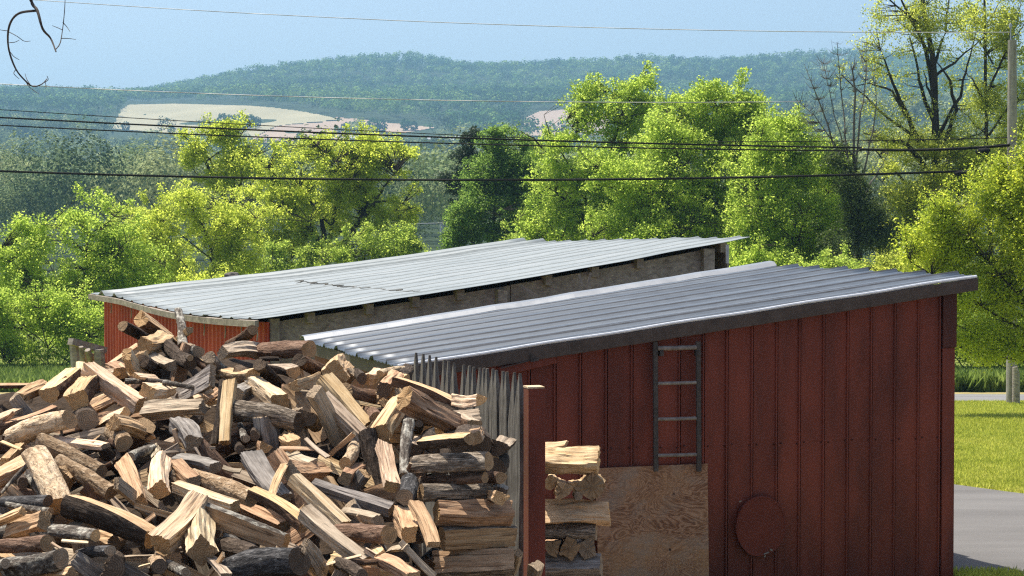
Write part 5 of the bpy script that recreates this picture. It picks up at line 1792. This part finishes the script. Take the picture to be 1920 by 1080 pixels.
FMAT = {
    'hay_field': m_plain('field_hay', (.235, .215, .125), (.305, .275, .165), .02, .95),
    'ploughed_field': m_plain('field_ploughed', (.265, .195, .14), (.325, .245, .175), .02, .95),
    'stubble_field': m_plain('field_stubble', (.25, .19, .145), (.31, .24, .18), .02, .95),
}
FMAT2 = m_plain('field_grass', (.14, .19, .06), (.20, .25, .09), .02, .95)
FLAB = {'hay_field': 'large tan hay field on the far hillside', 'ploughed_field': 'pinkish ploughed field below the hay field', 'stubble_field': 'pinkish stubble field glimpsed beside the tallest tree',
        'hill_meadow': 'small pale meadow high on the far hill', 'valley_meadow': 'pale green meadow glimpsed behind the bare tree', 'valley_lawn': 'thin pale grass strip in the valley',
        'valley_pasture': 'tiny pasture in the valley woods', 'valley_clearing': 'clearing in the valley woods'}
for nm, poly in FIELDS.items():
    x0, x1 = min(p[0] for p in poly) - 4, max(p[0] for p in poly) + 4
    pxs = np.arange(x0, x1, 4.0)
    dsn = np.arange(420, 2300, 5.0)
    PX, D = np.meshgrid(pxs, dsn)
    Xf = (PX - 960) / F * D
    z = terr(Xf.ravel(), D.ravel()).reshape(D.shape)
    qx, qy = proj(Xf, D, z)
    ins = inpoly(qx.ravel(), qy.ravel(), poly).reshape(D.shape)
    # keep only ground that faces the viewer first (nearest strip)
    idn = np.arange(D.size).reshape(D.shape)
    keep = ins[:-1, :-1] & ins[1:, 1:]
    Q = np.stack([idn[:-1, :-1][keep], idn[:-1, 1:][keep], idn[1:, 1:][keep], idn[1:, :-1][keep]], 1)
    if len(Q) == 0:
        print('empty field', nm); continue
    used = np.unique(Q)
    remap = np.zeros(D.size, int); remap[used] = np.arange(len(used))
    V = np.stack([Xf.ravel()[used], D.ravel()[used], z.ravel()[used] + .5], 1)
    o = np_mesh('field' if nm not in FMAT else nm, V, remap[Q], FMAT.get(nm, FMAT2), smooth=True)
    tag(o, FLAB[nm], kind='structure')


def woods(name, label, d0, d1, spacing, hgt, k, leafk, mat, seed, margin=1.12, keepf=None):
    r = np.random.default_rng(seed)
    half = 960 / F * margin
    area = half * (d1 * d1 - d0 * d0)
    n = int(area / spacing ** 2)
    d = np.sqrt(r.random(n) * (d1 * d1 - d0 * d0) + d0 * d0)
    x = (r.random(n) * 2 - 1) * half * d
    z = terr(x, d)
    qx, qy = proj(x, d, z)
    ok = np.ones(n, bool)
    for nm, poly in FIELDS.items():
        ok &= ~inpoly(qx, qy, poly)
        # keep the trees in front from hiding the field's lower edge entirely
    if keepf is not None: ok &= keepf(x, d, qx, qy)
    x, d, z = x[ok], d[ok], z[ok]
    n = len(x)
    h = hgt * r.uniform(.6, 1.25, n)
    rx = h * r.uniform(.30, .48, n)
    tint = np.clip(r.normal(.45, .42, n) + (vnoise(x, d, 120, seed) - .5) * .9, 0, 1)
    U_ = unit(r.normal(size=(n * k, 3)))
    U_[:, 2] = np.where(U_[:, 2] < -.35, -U_[:, 2], U_[:, 2])
    ci = np.repeat(np.arange(n), k)
    lump = 1 + (vnoise(U_[:, 0] * 3 + ci * 3.7, U_[:, 2] * 3 + U_[:, 1] * 2, 1.0, seed) - .5) * .75
    rad = np.stack([rx[ci], rx[ci], h[ci] * .42], 1) * lump[:, None] * (r.random((n * k, 1)) ** .12)
    pos = np.stack([x[ci], d[ci], z[ci] + h[ci] * .56], 1) + U_ * rad
    L = rx[ci] * leafk * r.uniform(.6, 1.4, n * k)
    V, Q = kites(pos, L, L * .8, .35, r, U_, 3.0)
    o = np_mesh(name, V, Q, mat, attr={'tint': np.repeat(tint[ci], 4)})
    tag(o, label, kind='stuff')
    print(name, n, 'crowns')
    return o


M_FAR = m_leaf('far_forest_leaves', (.018, .060, .018), (.062, .148, .032), (.155, .250, .056), .15, .8, .05, True)
M_MID = m_leaf('valley_wood_leaves', (.036, .072, .030), (.120, .180, .060), (.245, .285, .115), .15, .7, .1, True)


def vis_left(x, d, qx, qy):       # thin out where nothing of it can be seen
    return np.ones(len(x), bool)


woods('valley_woods', 'grey green woods on the near valley floor behind the tree row', 220, 480, 12.0, 15, 1900, .062, M_MID, 41, 1.35)
woods('valley_forest', 'hazy blue green woods across the valley floor', 480, 1250, 11.5, 14.5, 230, .17, M_MID, 42, 1.3,
      keepf=lambda x, d, qx, qy: ~((((qx > 190) & (qx < 830) & (d > 980)) | ((qx > 960) & (qx < 1160) & (d > 900))) & (qy < 300) & (np.random.default_rng(5).random(len(x)) < .97)))
woods('hill_forest', 'forest covering the far blue hills', 1250, 2500, 9.4, 11.5, 40, .34, M_FAR, 43, 1.25,
      keepf=lambda x, d, qx, qy: ~((qx > 175) & (qx < 840) & (d < 1650) & (qy > 232) & (np.random.default_rng(6).random(len(x)) < .97)))

# the copse standing in the hay field and the trees along its lower edge
cp = random.Random(3)
for i, (px, py, h) in enumerate([(418, 240, 26), (430, 240, 24), (444, 241, 25), (457, 241, 22), (470, 241, 25), (482, 240, 20), (236, 247, 18), (322, 254, 17), (340, 255, 14),
                                 (648, 252, 22), (660, 254, 24), (672, 252, 26), (700, 250, 28), (716, 250, 24), (760, 246, 22), (776, 246, 18), (560, 262, 12), (632, 254, 16)]):
    g = ground_at(px, py)
    r = np.random.default_rng(500 + i)
    k = 260
    hm = h * g.y / F
    U_ = unit(r.normal(size=(k, 3)))
    lump = .8 + .4 * r.random((k, 1))
    pos = np.array(g) + np.array([0, 0, hm * .56]) + U_ * np.array([hm * .38, hm * .38, hm * .44]) * lump
    L = hm * .16 * r.uniform(.6, 1.4, k)
    V, Q = kites(pos, L, L * .8, .4, r, U_, 1.0)
    o = empty('field_tree', g, ('dark round tree in the clump standing in the hay field' if i < 6 else 'small round tree along the lower edge of the fields'), 'tree',
              'trees of the clump in the hay field' if i < 6 else 'trees along the lower edge of the fields')
    np_mesh('crown', V, Q, M_FAR, o, attr={'tint': np.full(len(V), cp.uniform(.1, .45))})
    mb = MB()
    mb.tube([g, g + Vector((0, 0, hm * .4))], [hm * .03, hm * .02], 6)
    mb.build('trunk', M_TRUNK, o)

# farm buildings in the valley
M_WHITE = m_plain('white_paint', (.72, .72, .70), (.80, .80, .78), 3, .6)
M_RF = m_plain('grey_farm_roof', (.25, .26, .28), (.34, .35, .37), 2, .6)
for (px, py, w, h, lb) in ((838, 268, 70, 5, 'long low white farm building in the valley clearing'), (668, 268, 22, 6, 'small white farmhouse below the ploughed field'), (1618, 286, 36, 14, 'white house half hidden behind the bare tree')):
    g = ground_at(px, py)
    k = g.y / F
    o = empty('farm_building', g, lb, 'building')
    mb = MB(); mb.box(g + Vector((0, 0, h * k * .5)), w * k, 9, h * k)
    mb.build('wall', M_WHITE, o)
    mb = MB()
    z0, z1 = g.z + h * k + .02, g.z + h * k + 2.6
    a, b = g.x - w * k / 2 - .4, g.x + w * k / 2 + .4
    y0, y1 = g.y - 5, g.y + 5
    mb.add([(a, y0, z0), (b, y0, z0), (b, y1, z0), (a, y1, z0), (a, g.y, z1), (b, g.y, z1)], [(0, 1, 5, 4), (2, 3, 4, 5), (0, 4, 3), (1, 2, 5), (0, 3, 2, 1)])
    mb.build('roof', M_RF, o)
g = ground_at(607, 262)
o = empty('silo', g, 'white silo standing alone below the ploughed field', 'silo')
mb = MB(); k = g.y / F
mb.tube([g, g + Vector((0, 0, 11 * k))], 3.4 * k, 14); mb.build('tower', M_WHITE, o, smooth=40)
mb = MB(); mb.tube([g + Vector((0, 0, 11 * k + .01)), g + Vector((0, 0, 13 * k)), g + Vector((0, 0, 14.5 * k))], [3.5 * k, 2.4 * k, .3 * k], 14); mb.build('dome', M_RF, o, smooth=60)

# ---------------------------------------------------------------- grass blades
def blades(name, label, n, fn, h, mat, seed):
    r = np.random.default_rng(seed)
    xy = fn(r, n)
    z = terr(xy[:, 0], xy[:, 1])
    C = np.stack([xy[:, 0], xy[:, 1], z], 1)
    hh = h * r.uniform(.5, 1.4, n)
    an = r.random(n) * 6.283
    D_ = np.stack([np.cos(an), np.sin(an), np.zeros(n)], 1)
    lean = np.stack([r.normal(0, .35, n), r.normal(0, .35, n), np.ones(n)], 1) * hh[:, None]
    w = (hh * .14)[:, None]
    V = np.stack([C - D_ * w, C + D_ * w, C + lean * .6 + D_ * w * .7, C + lean], 1).reshape(-1, 3)
    o = np_mesh(name, V, np.arange(4 * n).reshape(n, 4), mat)
    return tag(o, label, kind='stuff')


M_BLADE = m_leaf('grass_blades', (.16, .205, .024), (.31, .345, .040), (.47, .46, .10), .45, .6, .2)


def lawn_xy(r, n):
    y = 26 + (54.1 - 26) * r.random(n * 2) ** 1.3
    px = r.uniform(1740, 1990, n * 2)
    x = (px - 960) / F * y
    ok = y > e1.y + sl2 * (x - e1.x) + .02
    return np.stack([x[ok], y[ok]], 1)[:n]


def fit(f):
    def g(r, n):
        q = f(r, n)
        while len(q) < n: q = np.concatenate([q, f(r, n)])
        return q[:n]
    return g


blades('lawn_grass', 'short mown lawn grass between the driveway and the road', 60000, fit(lawn_xy), .055, M_BLADE, 71)
blades('edge_grass', 'grass tufts at the shed corner beside the driveway', 2500,
       lambda r, n: np.stack([r.uniform(4.25, 4.95, n), g1.y - .04 - 1.4 * r.random(n)], 1), .06, M_BLADE, 72)
M_WEED = m_leaf('weed_blades', (.07, .125, .02), (.135, .205, .035), (.22, .29, .07), .4, .6, .2)
blades('roadside_weeds', 'tall green weeds along the far side of the road', 16000,
       lambda r, n: np.stack([r.uniform(12.5, 20, n), r.uniform(60.2, 64, n)], 1), .55, M_WEED, 73)
blades('meadow_grass', 'tall grass strip behind the heap at the left edge', 26000,
       lambda r, n: np.stack([r.uniform(-22, -13, n), r.uniform(60, 72, n)], 1), .38, M_WEED, 74)

# ---------------------------------------------------------------- pole, wires, twig
M_POLE = m_grey('weathered_pole_wood', (.15, .135, .118), (.27, .25, .22), (.38, .355, .32), (14, 14, 1.2))
pb, ptp = P(1897, 752, 53), P(1898, 75, 53)
pb.z = gz(pb.x, pb.y)
pole = empty('utility_pole', pb, 'tall grey wooden utility pole at the right edge', 'pole')
mb = MB(); mb.tube([pb - Vector((0, 0, .1)), pb.lerp(ptp, .5), ptp], [.155, .14, .118], 18); mb.build('shaft', M_POLE, pole, smooth=40)
mb = MB(); mb.tube([ptp + Vector((-.04, 0, 0)), ptp + Vector((-.05, 0, .33))], [.02, .014], 8); mb.tube([ptp + Vector((-.05, 0, .33)), ptp + Vector((-.05, 0, .40)), ptp + Vector((-.05, 0, .46))], [.035, .045, .02], 10)
mb.build('pin_insulator', M_GALV, pole, smooth=40)
mb = MB(); q = P(1905, 752, 52.75); q.z = gz(q.x, q.y)
mb.tube([q, P(1905, 700, 52.75), P(1903, 688, 52.75)], [.11, .10, .07], 12)
o = mb.build('stub_post', M_GREYW, None, origin=q, smooth=40)
tag(o, 'short dark stub post leaning against the foot of the utility pole', 'post')
M_WIRE = m_plain('black_cable', (.006, .006, .006), (.012, .012, .012), 5, .8, 0, .1)
M_WIREG = m_plain('grey_wire', (.20, .21, .22), (.28, .29, .30), 5, .5, .2)


def wire(pts, d0, d1, rad, label, mat=M_WIRE, n=60):
    xs = np.array([p[0] for p in pts], float); ys = np.array([p[1] for p in pts], float)
    cf = np.polyfit(xs, ys, 2 if len(pts) > 2 else 1)
    V = []
    for i in range(n + 1):
        px = xs[0] + (xs[-1] - xs[0]) * i / n
        f = (px - xs[0]) / (xs[-1] - xs[0])
        V.append(P(px, float(np.polyval(cf, px)), 1 / ((1 - f) / d0 + f / d1)))
    mb = MB(); mb.tube(V, rad, 6)
    o = mb.build('power_line', mat, None, origin=V[n // 2], smooth=60)
    return tag(o, label, 'cable', 'cables strung across the view to the utility pole')


wire([(-500, 300), (0, 317), (480, 331), (830, 340), (1200, 338), (1450, 333), (1600, 328), (1870, 316)], 60, 52.7, .034, 'thick black cable, lowest of those crossing the trees')
wire([(-500, 190), (0, 218), (480, 247), (960, 262), (1300, 267), (1560, 276), (1616, 279)], 62, 55, .026, 'upper of two close black cables crossing the tan field')
wire([(-500, 208), (0, 229), (480, 257), (850, 272), (1100, 277), (1616, 281)], 62, 55.2, .020, 'lower of two close black cables crossing the tan field')
wire([(1612, 280), (1740, 281), (1893, 272)], 55, 52.8, .040, 'short heavy cable joining the two cables to the pole')
wire([(-500, 170), (0, 203), (640, 246), (1000, 258)], 66, 60, .013, 'thin dark wire just above the two close cables', M_WIRE)
wire([(-500, 125), (0, 155), (480, 180), (1040, 192), (1500, 190)], 75, 66, .014, 'thin grey wire crossing the lower slope of the far hill', M_WIREG)
wire([(-500, -45), (120, 0), (700, 36), (1200, 57), (1590, 62), (1893, 58)], 68, 53, .011, 'thin grey wire, highest of all, crossing the open sky', M_WIREG)
wire([(1330, 266), (1600, 264), (1890, 258)], 56, 53, .013, 'thin dark wire above the heavy cable at right', M_WIRE)
for (px, py, l, rd, lb) in ((1843, 284, 28, .085, 'thick black splice case hanging on the heavy cable by the pole'), (1806, 325, 34, .065, 'slim black splice case on the lowest thick cable near the glossy tree')):
    mb = MB()
    a, b = P(px - l / 2, py + 1, 52.9), P(px + l / 2, py - 2, 52.75)
    mb.tube([a, a.lerp(b, .08), a.lerp(b, .3), a.lerp(b, .7), a.lerp(b, .92), b], [rd * .35, rd * .8, rd, rd, rd * .8, rd * .35], 12)
    for f in (.3, .7): mb.tube([a.lerp(b, f - .03), a.lerp(b, f + .03)], rd * 1.15, 12)
    o = mb.build('splice_case', M_WIRE, None, origin=a, smooth=40)
    tag(o, lb, 'cable box')
# small far pole seen in the gap behind the white roof
q0, q1 = P(834, 470, 150), P(832, 415, 150)
q0.z = gz(q0.x, q0.y)
pl2 = empty('utility_pole', q0, 'small distant pole in the gap between the golden and the deep green tree', 'pole')
mb = MB(); mb.tube([q0, q1], [.17, .13], 10); mb.build('shaft', M_POLE, pl2, smooth=40)
mb = MB(); a = P(829, 420, 149.8); mb.tube([a, a + Vector((0, 0, -.7))], .18, 10); mb.build('transformer', M_GALV, pl2, smooth=40)
wire([(760, 420), (832, 418)], 170, 150, .025, 'pale short wire leading to the small distant pole', M_WIREG)['group'] = 'wires of the small distant pole'

# hanging bare branch near the camera
tw = empty('bare_branch', P(62, -60, 6.0), 'bare dark twig with curled side shoots hanging in at the top left corner', 'branch')
def twig(pts, r0, r1, nm):
    v = [P(x, y, 6.0 + .05 * math.sin(i * 1.3 + x * .1)) for i, (x, y) in enumerate(pts)]
    mb = MB(); k = len(v)
    w = [v[0]]
    for i in range(k - 1):
        p0, p1, p2, p3 = v[max(i - 1, 0)], v[i], v[i + 1], v[min(i + 2, k - 1)]
        for j in range(1, 6):
            t = j / 5
            w.append(.5 * ((2 * p1) + (p2 - p0) * t + (2 * p0 - 5 * p1 + 4 * p2 - p3) * t * t + (3 * p1 - p0 - 3 * p2 + p3) * t ** 3))
    mb.tube(w, [r0 + (r1 - r0) * i / (len(w) - 1) for i in range(len(w))], 6)
    return mb.build(nm, M_TWIG, tw, smooth=60)
M_TWIG = m_plain('twig_bark', (.03, .025, .022), (.07, .06, .052), 30, .9)
twig([(40, -80), (58, 0), (70, 20), (80, 54), (95, 72), (105, 97)], .0062, .0022, 'stem')
twig([(67, 20), (38, 24), (22, 38), (15, 62), (17, 95), (30, 130), (48, 152), (62, 162), (78, 158), (88, 148)], .0042, .0015, 'shoot')
twig([(105, 92), (113, 80), (118, 50), (121, 20), (122, 0)], .0018, .0011, 'shoot')
for pts in ([(17, 60), (32, 68), (45, 77), (57, 77)], [(18, 80), (28, 79), (36, 75)], [(18, 96), (26, 106), (36, 112)], [(117, 56), (108, 52), (98, 48)], [(118, 42), (125, 50), (131, 59)], [(115, 72), (128, 72), (142, 74)],
            [(48, 152), (56, 164), (73, 176)], [(56, 158), (50, 148), (47, 138)], [(80, 156), (90, 150), (88, 142)], [(84, 152), (86, 160), (86, 166)], [(30, 130), (26, 138), (36, 148)], [(16, 58), (6, 57), (-4, 55)]):
    twig(pts, .0014, .0008, 'side_twig')

# ---------------------------------------------------------------- air, light, render settings
SUN_DIR = Vector((-.80, .60, 0)).normalized() * math.cos(R(69)) + Vector((0, 0, math.sin(R(69))))
sun = bpy.data.lights.new('sun', 'SUN')
sun.energy = 5.0
sun.angle = R(.55)
sun.color = (1.0, .93, .82)
so = bpy.data.objects.new('sun', sun)
COL.objects.link(so)
so.rotation_euler = (-SUN_DIR).to_track_quat('-Z', 'Y').to_euler()
w = bpy.data.worlds.new('World')
sc.world = w
w.use_nodes = True
nt = w.node_tree
nt.nodes.clear()
sky = nt.nodes.new('ShaderNodeTexSky')
sky.sky_type = 'NISHITA'
sky.sun_disc = False
sky.sun_elevation = R(69)
sky.sun_rotation = math.atan2(SUN_DIR.x, SUN_DIR.y)
sky.altitude = 300
sky.air_density = 0.85
sky.dust_density = 4.0
sky.ozone_density = 0.35
bg = nt.nodes.new('ShaderNodeBackground')
bg.inputs[1].default_value = .12
wo = nt.nodes.new('ShaderNodeOutputWorld')
nt.links.new(sky.outputs[0], bg.inputs[0])
nt.links.new(bg.outputs[0], wo.inputs[0])

mb = MB()
mb.box((0, 2080, 155), 7800, 4300, 350)
hm = bpy.data.materials.new('haze_air')
hm.use_nodes = True
ht = hm.node_tree
ht.nodes.clear()
ho = ht.nodes.new('ShaderNodeOutputMaterial')
pv = ht.nodes.new('ShaderNodeVolumePrincipled')
pv.inputs['Color'].default_value = (.37, .69, 1.0, 1)
pv.inputs['Density'].default_value = HAZE
pv.inputs['Anisotropy'].default_value = .25
ht.links.new(pv.outputs[0], ho.inputs['Volume'])
if HAZE > 0:
    o = mb.build('haze', hm)
    tag(o, 'thin blue summer haze filling the valley', kind='stuff')
    o.visible_shadow = True

sc.view_settings.view_transform = 'Standard'
sc.view_settings.look = 'None'
sc.view_settings.exposure = 0.72
sc.view_settings.gamma = 1.0
c = sc.cycles
c.max_bounces = 12
c.diffuse_bounces = 6
c.glossy_bounces = 3
c.transmission_bounces = 10
c.transparent_max_bounces = 8
c.volume_bounces = 0
c.use_denoising = False
c.pixel_filter_type = 'BLACKMAN_HARRIS'
c.filter_width = 1.25
c.sample_clamp_indirect = 6
c.caustics_reflective = False
c.caustics_refractive = False
sc.render.film_transparent = False
